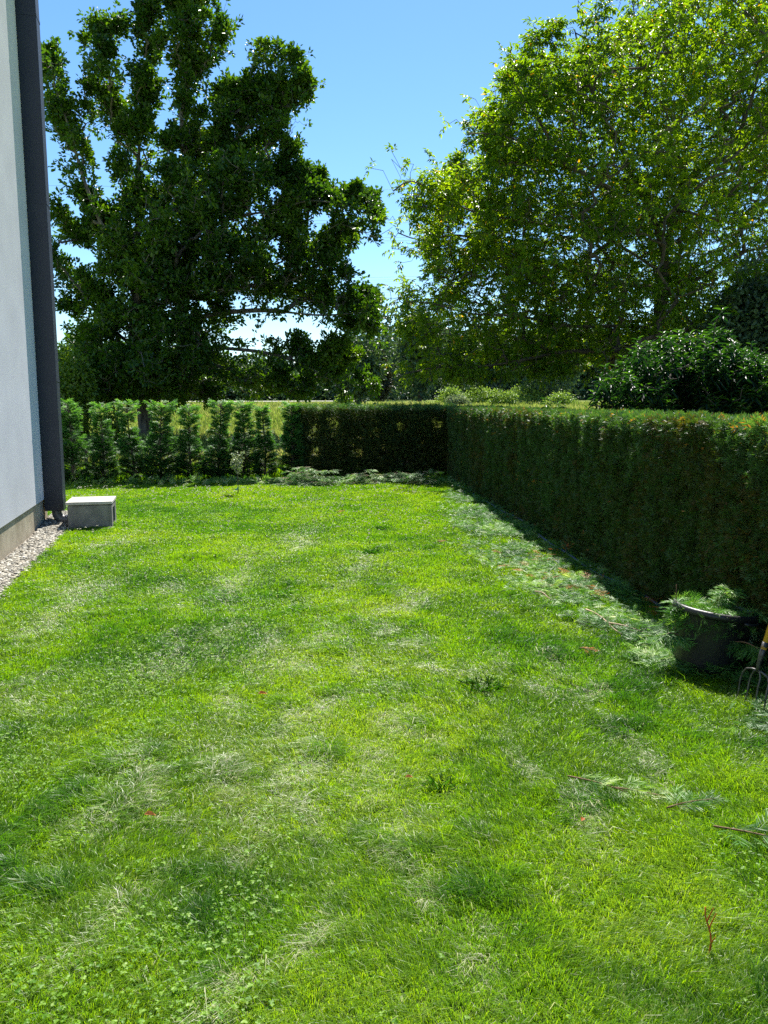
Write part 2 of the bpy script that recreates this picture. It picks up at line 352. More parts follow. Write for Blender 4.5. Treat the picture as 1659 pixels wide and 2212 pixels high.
# clover and small broad leaves in the lawn
g = Geo()
x, y = scatter(330000, 1.4, 13, lambda y: np.minimum(1.0, (3.0 / y) ** 1.2))
cl = fbm2(x, y, 1.5, 91) + 0.18 * (x < -0.3) - 0.06 * (x > 1.0)
k = rng.random(len(x)) < np.clip((cl - 0.60) * 4.2, 0.015, 1) * 0.33 * np.clip(1.3 - y / 7, .18, 1)
x, y = x[k], y[k]; n = len(x); print('clover', n)
c = np.stack([x, y, lawn_z(x, y) + 0.018 + 0.03 * rng.random(n)], 1)
a0 = rng.random(n) * 6.28; up = nrm(np.stack([.35 * rng.normal(size=n), .35 * rng.normal(size=n), np.ones(n)], 1))
vv = np.clip(rng.random(n) * .9 + .1 * rng.normal(size=n), 0, 1); sz = (0.0045 + 0.005 * rng.random(n)) * (1 + .07 * y)
for j in range(3):
    d = np.stack([np.cos(a0 + j * 2.09), np.sin(a0 + j * 2.09), 0.15 * rng.normal(size=n)], 1)
    leaves(g, c, d, up, sz, sz * 1.0, vv, 0.12, 0.1)
tag(g.build('clover_patch', M['clover']), 'patches of clover and small broad leaves in the lawn', 'clover', kind='stuff')
# clover flowers
g = Geo()
x, y = scatter(9000, 3.0, 15.2, lambda y: np.ones_like(y) * 0.5)
k = rng.random(len(x)) < np.clip((y - 3) / 13, 0.03, 1) ** 1.5 * np.where(x < 0.6, 1.0, .35) * (noise2(x, y, .7, 95) > .42)
x, y = x[k][:1100], y[k][:1100]; n = len(x)
for j in range(9):
    d = rvec(n); d[:, 2] = np.abs(d[:, 2]) * .9 + .1
    c = np.stack([x, y, np.full(n, 0.05) + 0.02 * ((np.arange(n) * 37 % 100) / 100)], 1)
    leaves(g, c, d, rvec(n), 0.010 + 0.0003 * y, 0.008 + 0.0003 * y, rng.random(n))
tag(g.build('clover_flowers', M['flower']), 'small white clover flower heads dotted over the far lawn', 'flowers', kind='stuff')

# ------------------------------------------------------------------ house, gravel, downpipe, drain box
M['render'] = surf_mat('pale_render', (0.56, 0.555, 0.59), (0.63, 0.625, 0.66), 2.0, 0.95, 0.10, 160, matt=True)
M['plinth'] = surf_mat('plinth', (0.34, 0.29, 0.21), (0.50, 0.44, 0.33), 5.0, 0.9, 0.4, 90, matt=True)
M['anth'] = surf_mat('anthracite_metal', (0.014, 0.021, 0.036), (0.018, 0.026, 0.043), 3.0, 0.45, 0.03, 40, spec=0.35)
M['pvc'] = surf_mat('grey_pvc', (0.13, 0.13, 0.14), (0.20, 0.20, 0.21), 6.0, 0.35, 0.0, spec=0.5)
M['concrete'] = surf_mat('concrete', (0.13, 0.13, 0.12), (0.22, 0.215, 0.20), 7.0, 0.92, 0.5, 110, c3=(0.30, 0.29, 0.265), spec=0.15)
M['lid'] = surf_mat('pale_concrete', (0.40, 0.38, 0.34), (0.56, 0.53, 0.48), 6.0, 0.9, 0.4, 140, spec=0.15)
M['roof'] = surf_mat('roof_tile', (0.05, 0.05, 0.055), (0.09, 0.09, 0.09), 6.0, 0.8)
hd = nrm(np.array([-0.2365, 1.0])); hn = np.array([hd[1], -hd[0]])        # along the wall, outwards
def hp(y, p=0.0):
    """point on the wall line at forward distance y, p metres out of the wall"""
    b = np.array([wallx(y), y]) + hn * p; return (float(b[0]), float(b[1]))
house = thing('house', (*hp(9), 0), 'pale grey rendered house wall on a brown plinth at the left edge', 'house')
def wall_prism(y0, y1, p0, p1, z0, z1, name, mat, parent, bv=0):
    g = Geo(); prism(g, [hp(y0, p1), hp(y1, p1), hp(y1, p0), hp(y0, p0)], z0, z1)
    o = g.build(name, mat, parent)
    if bv: bevel(o, bv)
    return o
CY = 10.78
wall_prism(-0.5, CY, -6.5, 0.0, 0.37, 7.3, 'wall', M['render'], house)
wall_prism(-0.5, CY - 0.02, -6.48, -0.025, -0.1, 0.37, 'plinth', M['plinth'], house)
wall_prism(-0.6, CY + 0.1, -6.6, 0.1, 7.3, 7.45, 'roof', M['roof'], house)
# gravel bed
gb = surf_mat('gravel_bed', (0.16, 0.14, 0.12), (0.34, 0.30, 0.25), 60, 0.9, 0.8, 80)
def gz(y): return 0.012 + 0.07 * np.clip((y - 9.6) / 1.0, 0, 1)
ysg = np.linspace(-1, 11.6, 60); V = []
for yy in ysg:
    yy = min(yy, 11.49); e = max(float(gedge(yy)), wallx(yy) + .25)
    V += [(wallx(yy) - 0.03, yy, float(gz(yy)) + .012), (e + 0.02, yy, 0.010)]
V = np.array(V); i = np.arange(len(ysg) - 1) * 2
ob = mesh_obj('gravel_bed', V, np.stack([i, i + 1, i + 3, i + 2], 1), gb); tag(ob, 'strip of gravel beside the house', kind='structure')
# stones
n = 5200
y = 4.5 + 6.98 * rng.random(n); a = rng.random(n)
e = np.maximum(gedge(y), wallx(y) + .25) + 0.03 * rng.normal(size=n)
x = wallx(y) + (e - wallx(y)) * a
z = (gz(y) + .012) * (1 - a) + .010 * a
ico = []
t_ = (1 + 5 ** .5) / 2
iv = nrm(np.array([(-1, t_, 0), (1, t_, 0), (-1, -t_, 0), (1, -t_, 0), (0, -1, t_), (0, 1, t_), (0, -1, -t_), (0, 1, -t_), (t_, 0, -1), (t_, 0, 1), (-t_, 0, -1), (-t_, 0, 1)], float))
it = np.array([(0, 11, 5), (0, 5, 1), (0, 1, 7), (0, 7, 10), (0, 10, 11), (1, 5, 9), (5, 11, 4), (11, 10, 2), (10, 7, 6), (7, 1, 8), (3, 9, 4), (3, 4, 2), (3, 2, 6), (3, 6, 8), (3, 8, 9), (4, 9, 5), (2, 4, 11), (6, 2, 10), (8, 6, 7), (9, 8, 1)])
s = (0.010 + 0.011 * rng.random(n))
Vs = iv[None] * (1 + .15 * rng.normal(size=(n, 12, 1))) * (s[:, None, None] * np.array([1.25, 1.0, .65])) 
th = rng.random(n) * 6.28; c_, s_ = np.cos(th)[:, None], np.sin(th)[:, None]
Vs = np.stack([Vs[:, :, 0] * c_ - Vs[:, :, 1] * s_, Vs[:, :, 0] * s_ + Vs[:, :, 1] * c_, Vs[:, :, 2]], 2) + np.stack([x, y, z + s * .35], 1)[:, None]
m, nt, out = newmat('gravel_stone'); at = nt.nodes.new('ShaderNodeAttribute'); at.attribute_name = 'var'
r = ramp(nt, [(0, (0.05, 0.047, 0.042)), (0.35, (0.17, 0.155, 0.12)), (0.7, (0.31, 0.275, 0.21)), (1, (0.52, 0.50, 0.43))], at.outputs['Fac'])
p = nt.nodes.new('ShaderNodeBsdfPrincipled'); p.inputs['Roughness'].default_value = .75; nt.links.new(r.outputs[0], p.inputs['Base Color']); nt.links.new(p.outputs[0], out.inputs[0])
ob = mesh_obj('gravel_stones', Vs.reshape(-1, 3), (np.arange(n)[:, None, None] * 12 + it[None]).reshape(-1, 3), m, attrs={'var': np.repeat(rng.random(n), 12)}, smooth=True)
tag(ob, 'loose pale and brown gravel stones', 'gravel', kind='stuff')
# downpipe
dp = thing('downpipe', (*hp(10.55, .13), 0), 'dark anthracite boxed rainwater downpipe on the corner of the house', 'downpipe')
wall_prism(10.42, 10.66, 0.004, 0.235, 0.215, 7.2, 'casing', M['anth'], dp, 0.004)
for zz_ in (1.9, 4.1, 6.3): wall_prism(10.416, 10.664, 0.003, 0.239, zz_, zz_ + .035, 'bracket', M['anth'], dp)
g = Geo(); cx, cy = hp(10.54, 0.13); bx, by = hp(10.54, 0.40)
pts = [(cx, cy, 0.30), (cx, cy, 0.18)]
for k in range(1, 9):
    a = k / 8 * math.pi / 2
    pts.append((cx + (bx - cx) / .27 * .10 * (1 - math.cos(a)), cy + (by - cy) / .27 * .10 * (1 - math.cos(a)), 0.18 - 0.10 * math.sin(a)))
pts.append((bx, by, 0.08))
path_tube(g, pts, 0.062, 16); ob = g.build('elbow', M['pvc'], dp, True)
g = Geo(); path_tube(g, [(cx + (bx - cx) * .52, cy + (by - cy) * .52, .08), (cx + (bx - cx) * .9, cy + (by - cy) * .9, .08)], 0.071, 16); g.build('socket', M['pvc'], dp, True)
# drain box: front-left corner
fl = np.array([-4.10, 10.22]); ax = hn; ay = hd
BW, BD = 0.555, 0.60
def bp(a, b): q = fl + ax * a + ay * b; return (float(q[0]), float(q[1]))
db = thing('drain_box', (*bp(BW / 2, BD / 2), 0), 'low concrete inspection box with pale slab lid on the lawn', 'drain box')
g = Geo(); prism(g, [bp(0.01, 0.01), bp(BW - .035, 0.01), bp(BW - .035, BD - .01), bp(0.01, BD - .01)], -0.05, 0.305)
for (a0_, a1_) in ((0.01, 0.15), (0.42, BD - 0.01)):      # right side: two thick ribs with an arched recess between
    prism(g, [bp(BW - .036, a0_), bp(BW, a0_), bp(BW, a1_), bp(BW - .036, a1_)], -0.05, 0.303)
prism(g, [bp(BW - .036, .1505), bp(BW - .001, .1505), bp(BW - .001, .4195), bp(BW - .036, .4195)], 0.25, 0.3025)
o = g.build('body', M['concrete'], db); bevel(o, .006)
g = Geo(); prism(g, [bp(-0.008, -0.008), bp(BW + .008, -0.008), bp(BW + .008, BD + .008), bp(-0.008, BD + .008)], 0.318, 0.356)
o = g.build('lid', M['lid'], db); bevel(o, .005)
g = Geo(); prism(g, [bp(0.03, 0.03), bp(BW - .05, 0.03), bp(BW - .05, BD - .03), bp(0.03, BD - .03)], 0.300, 0.322); g.build('lid_seat', M['concrete'], db)

# ------------------------------------------------------------------ right-hand hedge
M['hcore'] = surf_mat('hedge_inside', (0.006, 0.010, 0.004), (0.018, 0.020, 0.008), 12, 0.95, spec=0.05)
def htop(y): return 1.49 + 0.012 * np.sin(y * 1.7) + .035 * noise2(np.asarray(y, float), 0 * np.asarray(y, float), 2.3, 66)
HB = thing('trimmed_hedge', (2.4, 10, 0), 'long flat clipped dark green hedge running down the right side', 'hedge')
TH = 0.85
# core: solid dark shell for opacity, inner shade put into its colour
ys_ = np.linspace(-0.5, 18.3, 190); zs_ = np.linspace(0, 1, 16)
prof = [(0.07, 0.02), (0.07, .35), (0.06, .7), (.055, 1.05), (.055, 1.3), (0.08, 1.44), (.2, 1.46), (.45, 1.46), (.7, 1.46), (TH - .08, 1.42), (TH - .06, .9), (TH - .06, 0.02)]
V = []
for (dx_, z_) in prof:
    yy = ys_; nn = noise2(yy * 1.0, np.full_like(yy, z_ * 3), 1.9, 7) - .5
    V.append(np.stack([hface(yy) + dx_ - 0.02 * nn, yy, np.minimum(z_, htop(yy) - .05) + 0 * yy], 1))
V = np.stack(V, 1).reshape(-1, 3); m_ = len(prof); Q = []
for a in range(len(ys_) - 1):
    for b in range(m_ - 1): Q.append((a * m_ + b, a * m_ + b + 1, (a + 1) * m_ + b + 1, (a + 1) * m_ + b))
o = mesh_obj('dark_core', V, np.array(Q), M['hcore'], HB)
g = Geo(); N = 90000
y = 2.2 + 16.2 * rng.random(N) ** 1.35; z = 0.03 + 1.47 * rng.random(N)
y = np.clip(y, 2.2, 18.2)
colm = noise2(y, z * .35, 2.6, 101); blob = noise2(y, z, 6, 102); fine = noise2(y, z, 15, 105)
keep = rng.random(N) < 0.55 + 0.6 * blob
y, z, colm, blob, fine = y[keep], z[keep], colm[keep], blob[keep], fine[keep]; N = len(y)
x = hface(y) + 0.075 - 0.08 * colm - 0.085 * blob + 0.05 * rng.random(N) + 0.03 * (z < .35) * (1 - z / .35)
Dm = nrm(np.stack([-0.9 + .5 * rng.normal(size=N), .65 * rng.normal(size=N), 0.25 + .6 * rng.normal(size=N)], 1))
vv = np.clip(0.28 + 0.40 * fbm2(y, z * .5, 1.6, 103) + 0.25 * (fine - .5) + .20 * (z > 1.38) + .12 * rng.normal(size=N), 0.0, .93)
vv = np.where(rng.random(N) < 0.003 + 0.012 * (z > 1.25), 1.0, vv)
vv = np.where((noise2(y, z * .6, 2.2, 104) > .66) & (rng.random(N) < .35), 0.08 + .1 * rng.random(N), vv)
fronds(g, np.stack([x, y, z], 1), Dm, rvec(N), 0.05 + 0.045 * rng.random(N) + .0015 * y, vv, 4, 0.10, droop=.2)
# top
N = 15000; y = 2.2 + 16.1 * rng.random(N) ** 1.2; q = rng.random(N); x = hface(y) + q * TH
z = htop(y) - 0.05 + 0.035 * rng.random(N) - .03 * (q > .93)
Dm = nrm(np.stack([.7 * rng.normal(size=N), .7 * rng.normal(size=N), 0.7 + .3 * rng.random(N)], 1))
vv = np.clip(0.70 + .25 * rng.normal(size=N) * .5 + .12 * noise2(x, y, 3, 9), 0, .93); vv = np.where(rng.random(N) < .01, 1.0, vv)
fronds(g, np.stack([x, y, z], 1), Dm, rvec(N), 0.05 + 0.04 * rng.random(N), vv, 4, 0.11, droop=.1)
# back face, sparse
N = 5000; y = 2.2 + 16 * rng.random(N); z = .1 + 1.35 * rng.random(N); x = hface(y) + TH - .04
fronds(g, np.stack([x, y, z], 1), nrm(np.stack([np.ones(N), .6 * rng.normal(size=N), .3 * rng.normal(size=N)], 1)), rvec(N), 0.12, .5, 3, .16)
g.build('foliage', M['hedge'], HB)
# ------------------------------------------------------------------ conifer row at the far end of the lawn
def conifer(px, h, wid, seed, label, top_spread=1.0, dens=1.0):
    r_ = np.random.default_rng(seed)
    a = (px - 829.5) / F
    Yb = (17.85 - .24 * 1.4) / (1 - .24 * a); X = a * Yb
    t = thing('young_conifer', (X, Yb, 0), label, 'conifer', 'young conifers planted in a row across the end of the lawn')
    g = Geo(); zz = np.linspace(-.02, h - .04, 12)
    lean_ = .05 * math.sin(seed * 2.7)
    pts = np.stack([X + lean_ * zz + .025 * np.sin(zz * 3 + seed), Yb + .015 * np.cos(zz * 4 + seed), zz], 1)
    path_tube(g, pts, np.linspace(.026, .007, 12), 7); 
    nb = int(210 * dens); g2 = Geo()
    zb = np.sort(.03 + (h - .08) * r_.random(nb) ** 1.15)
    ph = r_.random(nb) * 6.283
    u = zb / h
    prof_ = np.interp(u, [0, .15, .4, .62, .75, .9, 1.0], [.9, 1.0, .82, .52, .46, .68 * top_spread, .55 * top_spread])
    lob = 0.55 + .6 * noise(np.stack([np.cos(ph) * 1.2 + seed, np.sin(ph) * 1.2, zb * 3.2], 1), 1.0, seed)
    Lb = wid * .43 * prof_ * lob * (0.8 + .35 * r_.random(nb))
    up = .15 + .55 * r_.random(nb)
    d0 = np.stack([np.cos(ph), np.sin(ph), up], 1)
    base = np.stack([np.interp(zb, zz, pts[:, 0]), np.interp(zb, zz, pts[:, 1]), zb], 1)
    top = base + d0 * Lb[:, None]; top[:, 2] = np.minimum(top[:, 2], h + .02)
    tubes(g, base, top, .006, .002, 4)
    for f in (0.25, .45, .62, .78, .9, 1.0):
        for rep in range(3 if f > .5 else 2):
            P = base + (top - base) * f
            s_ = np.sign(r_.random(nb) - .5)
            side = np.stack([-np.sin(ph) * s_, np.cos(ph) * s_, np.zeros(nb)], 1)
            k_ = (0.25 + .9 * r_.random(nb)) * (1.1 - f * .6)
            D_ = nrm(np.stack([np.cos(ph), np.sin(ph), -.05 + .75 * r_.random(nb)], 1) + side * k_[:, None])
            N_ = nrm(np.stack([.55 * r_.normal(size=nb), .55 * r_.normal(size=nb), np.ones(nb)], 1))
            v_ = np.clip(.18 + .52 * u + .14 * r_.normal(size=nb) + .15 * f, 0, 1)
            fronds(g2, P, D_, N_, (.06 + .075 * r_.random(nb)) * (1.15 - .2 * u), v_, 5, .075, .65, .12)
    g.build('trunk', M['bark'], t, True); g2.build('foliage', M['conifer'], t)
cons = [(156, 1.66, .74, 'young conifer nearest the downpipe, leftmost of the conifer row', 1.1, 1.1),
        (219, 1.59, .62, 'second young conifer from the downpipe, bushy lower half', 1.0, 1.0),
        (288, 1.64, .60, 'slim young conifer with a wide flat tuft at its top, open gap beside it', 1.25, .9),
        (345, 1.62, .86, 'widest young conifer, standing in front of the oak trunk', 1.1, 1.35),
        (415, 1.54, .72, 'young conifer with yellowish middle just right of the oak trunk', .8, 1.0),
        (473, 1.64, .72, 'full young conifer left of the little sapling', 1.0, 1.2),
        (527, 1.62, .70, 'young conifer directly behind the little sapling', 1.1, 1.1),
        (572, 1.56, .48, 'narrow spindly young conifer just right of the sapling', .6, .85),
        (629, 1.60, .62, 'last young conifer, its side touching the dense dark hedge', .9, 1.1)]
for k, (px, h, w_, lab, ts, de) in enumerate(cons): conifer(px, h, w_, 200 + k, lab, ts, de)

# dense far hedge
FH = thing('conifer_hedge', (-.4, float(rowy(-.4)), 0), 'dense dark square-cut hedge across the far end of the lawn', 'hedge')
g = Geo(); g2 = Geo()
xs_ = np.linspace(-1.75, 1.45, 8)
for k, xx in enumerate(xs_):
    zz = np.linspace(0, 1.5, 8); yy = float(rowy(xx)) + .25
    gt = Geo(); path_tube(gt, np.stack([xx + .03 * np.sin(zz * 3 + k), yy + 0 * zz, zz], 1), np.linspace(.035, .012, 8), 7)
    nb = 50; ph = rng.random(nb) * 6.28; zb = .1 + 1.35 * rng.random(nb); b_ = np.stack([np.full(nb, xx), np.full(nb, yy), zb], 1)
    tubes(gt, b_, b_ + np.stack([np.cos(ph) * .3, np.sin(ph) * .28, .08 + 0 * ph], 1), .006, .002, 4)
    gt.build('trunk', M['bark'], FH, True)
N = 44000; x = -2.0 + 3.6 * rng.random(N); z = .02 + 1.53 * rng.random(N); dpt = rng.random(N)
keep = (noise(np.stack([x, dpt * .7, z], 1), 8.0, 301) * .6 + .4 * noise(np.stack([x, dpt * .3, z], 1), 3.5, 303) + .25 * (z > 1.3) + .10 * (z < .4) + .07 * np.cos((x + 1.75) / .457 * 2 * np.pi)) > .455
x, z, dpt = x[keep], z[keep], dpt[keep]; N = len(x)
y = rowy(x) + .62 * dpt - .04
dirx = nrm(np.stack([.8 * rng.normal(size=N), (dpt - .5) * 2 + .5 * rng.normal(size=N), .15 + .4 * rng.normal(size=N)], 1))
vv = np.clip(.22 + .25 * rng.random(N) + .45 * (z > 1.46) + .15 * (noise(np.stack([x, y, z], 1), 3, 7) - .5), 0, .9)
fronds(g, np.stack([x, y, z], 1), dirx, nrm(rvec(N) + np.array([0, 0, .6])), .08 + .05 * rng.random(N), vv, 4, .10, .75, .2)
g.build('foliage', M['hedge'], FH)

# ------------------------------------------------------------------ broadleaf tree machinery
class Skel:
    def __init__(s): s.P = []; s.par = []; s.nl = 0
    def limb(s, pts, start=None, n=6):
        """catmull-ish polyline; returns last node index"""
        pts = np.asarray(pts, float)
        prev = -1 if start is None else start
        if start is not None: pts = np.concatenate([[s.P[start]], pts])
        last = prev
        for a in range(len(pts) - 1):
            p0 = pts[max(a - 1, 0)]; p1 = pts[a]; p2 = pts[a + 1]; p3 = pts[min(a + 2, len(pts) - 1)]
            for k in range(0 if (last == -1) else 1, n + 1):
                t = k / n
                q = .5 * ((2 * p1) + (-p0 + p2) * t + (2 * p0 - 5 * p1 + 4 * p2 - p3) * t * t + (-p0 + 3 * p1 - 3 * p2 + p3) * t ** 3)
                s.P.append(q); s.par.append(last); last = len(s.P) - 1
        s.nl = len(s.P)
        return last
    def near(s, q):
        A = np.asarray(s.P); i = np.argmin(((A - q) ** 2).sum(1)); return int(i)
    def attach(s, T, base, segs=3, sag=0.0, jit=.12, bias=None):
        """connect every target to its nearest node so far; returns (tip index, parent dir)"""
        cap = len(s.P) + len(T) * segs + 1
        A = np.empty((cap, 3)); A[:len(s.P)] = np.asarray(s.P); cnt = len(s.P)
        par = list(s.par); tips = []
        order = np.argsort(((T - base) ** 2).sum(1))
        for ti in order:
            q = T[ti]; dd = A[:cnt] - q
            m_ = (dd ** 2).sum(1)
            if bias is not None: m_ = m_ + bias * np.maximum(((A[:cnt] - base) ** 2).sum(1) - ((q - base) ** 2).sum() * .96, 0)
            i = int(np.argmin(m_)); p0 = A[i].copy(); ln = math.sqrt(((q - p0) ** 2).sum()); last = i
            ns = segs if ln > .25 else 1
            for k in range(1, ns + 1):
                t = k / ns
                pt = p0 + (q - p0) * t
                if k < ns: pt = pt + rng.normal(size=3) * ln * jit * .5 + np.array([0, 0, sag * ln * math.sin(t * math.pi)])
                A[cnt] = pt; par.append(last); last = cnt; cnt += 1
            tips.append(last)
        s.P = list(A[:cnt]); s.par = par
        out = np.empty(len(T), int); out[order] = tips
        return out
    def tubes(s, r0=.006, ex=.45, rmin=.004, k=6, rmax=9, base=0):
        n = len(s.P); cntc = np.zeros(n); has = np.zeros(n, bool)
        par = np.asarray(s.par); 
        for i in range(n):
            if par[i] >= 0: has[par[i]] = True
        cntc[~has] = 1
        for i in range(n - 1, -1, -1):
            if par[i] >= 0: cntc[par[i]] += cntc[i]
        rad = np.minimum(np.maximum(r0 * cntc ** ex, rmin), rmax)
        A = np.asarray(s.P); i = np.where(par >= 0)[0]
        rad[:s.nl] = np.maximum(rad[:s.nl], .018)
        g = Geo()
        big = rad[i] > .05; j = i[big]
        if len(j): tubes(g, A[par[j]], A[j], np.minimum(rad[par[j]], rad[j] * 1.25), rad[j], 9)
        j = i[~big]; tubes(g, A[par[j]], A[j], np.minimum(rad[par[j]], rad[j] * 1.3), rad[j], 4)
        s.rad = rad
        return g
def to_pic(T):
    d = T - np.array([0, 0, EYE]); f = d[:, 1] * CT - d[:, 2] * ST; u = d[:, 1] * ST + d[:, 2] * CT
    return 829.5 + F * d[:, 0] / f, 1106 - F * u / f
def along_limbs(sk, skip, per, sd):
    A = np.asarray(sk.P)[skip:sk.nl]; T = np.repeat(A, per, 0)
    return T + rng.normal(size=T.shape) * sd + np.array([0, 0, -.05])
def sample_blobs(blobs, total, clump_seed, scale_noise, thr):
    """blobs: (cx,cy,cz,r,rdepth,weight)"""
    B = np.array(blobs); w = B[:, 3] ** 1.8 * B[:, 4] ** .4 * B[:, 5]; w = w / w.sum()
    idx = rng.choice(len(B), int(total * 2.2), p=w); n = len(idx)
    d = np.where(rng.random(n)[:, None] < .5, rng.normal(size=(n, 3)) * .44, rvec(n) * (rng.random(n)[:, None] ** .45))
    P = B[idx, :3] + d * np.stack([B[idx, 3], B[idx, 4], B[idx, 3]], 1)
    nz = noise(P, scale_noise, clump_seed) * .7 + noise(P, scale_noise * 2.3, clump_seed + 1) * .3
    P = P[nz > thr][:total]
    if total > 5000:      # every small outlying tuft gets its leaves too
        ex = [P]
        for b in B:
            if b[3] < .42:
                m_ = int(4 + 26 * b[3]); dd = rng.normal(size=(m_, 3)) * .62
                ex.append(b[:3] + dd * np.array([b[3], b[4], b[3]]))
        P = np.concatenate(ex)
    return P

# ------------------------------------------------------------------ the oak on the left
OD = 32.0
def o5(x, y, d=OD): return PD(x * .504, y * .504, d)
osc = .504 / F * OD
oak_limbs = {}
sk = Skel()
base = np.array(o5(640, 1880)); base[2] = -0.3; base = np.array([*G(316, 955)[:2], 0]); base = np.array([base[0] / base[1] * OD, OD, -0.3])
tr = sk.limb([base, o5(618, 1760), o5(585, 1560), o5(575, 1400), o5(578, 1260)], None, 5)
def nd(x, y, d=OD): return sk.near(np.array(o5(x, y, d)))
sk.limb([o5(590, 1050), o5(588, 800), o5(600, 600), o5(622, 400), o5(632, 220), o5(640, 60), o5(640, -90)], tr, 5)
sk.limb([o5(500, 1080, 31), o5(420, 930, 30.5), o5(350, 740, 30.5), o5(300, 560, 30.5), o5(245, 400, 30.5), o5(215, 250, 30)], nd(577, 1280), 5)
sk.limb([o5(560, 700, 33), o5(510, 480, 34), o5(470, 330, 34), o5(430, 180, 34), o5(470, 80, 34)], nd(590, 850), 5)
l2 = sk.limb([o5(640, 1150, 31), o5(760, 1080, 31), o5(820, 1010, 31)], nd(577, 1350), 4)
sk.limb([o5(800, 850, 31.5), o5(790, 600, 32), o5(802, 400, 32), o5(800, 200, 32), o5(795, 0, 32), o5(790, -100, 32)], l2, 5)
e1 = sk.limb([o5(850, 950, 31), o5(950, 760, 31), o5(1010, 600, 31), o5(1100, 520, 31), o5(1180, 460, 31), o5(1230, 350, 31)], l2, 5)
sk.limb([o5(1120, 330, 31), o5(1140, 220, 31)], nd(1100, 520, 31), 4)
sk.limb([o5(910, 970, 31), o5(1010, 930, 30.5), o5(1180, 900, 30), o5(1330, 860, 30), o5(1480, 880, 30), o5(1590, 900, 30)], l2, 5)
sk.limb([o5(700, 1250, 32), o5(850, 1280, 32), o5(1050, 1230, 31), o5(1250, 1200, 30.5), o5(1430, 1100, 30.5)], nd(575, 1420), 5)
sk.limb([o5(720, 1400, 31), o5(900, 1350, 31), o5(1130, 1330, 30.5), o5(1350, 1350, 30), o5(1520, 1340, 30), o5(1600, 1300, 30)], nd(580, 1500), 5)
sk.limb([o5(800, 1500, 31), o5(1050, 1500, 31), o5(1250, 1540, 30.5), o5(1400, 1620, 30), o5(1530, 1720, 30)], nd(590, 1580), 5)
sk.limb([o5(450, 1380, 31), o5(350, 1250, 31), o5(270, 1150, 31), o5(230, 1080, 31)], nd(577, 1480), 5)
sk.limb([o5(430, 1560, 30), o5(330, 1600, 29.5), o5(260, 1620, 29)], nd(590, 1600), 5)
sk.limb([o5(600, 1500, 28.5), o5(620, 1580, 27)], nd(590, 1560), 5)
sk.limb([o5(850, 250, 32), o5(900, 230, 32), o5(945, 170, 32), o5(990, 120, 32)], nd(802, 330), 4)
sk.limb([o5(840, 150, 32), o5(880, 50, 32), o5(900, -20, 32)], nd(800, 250), 4)
sk.limb([o5(455, 540, 34), o5(415, 470, 34)], nd(510, 480, 34), 3)
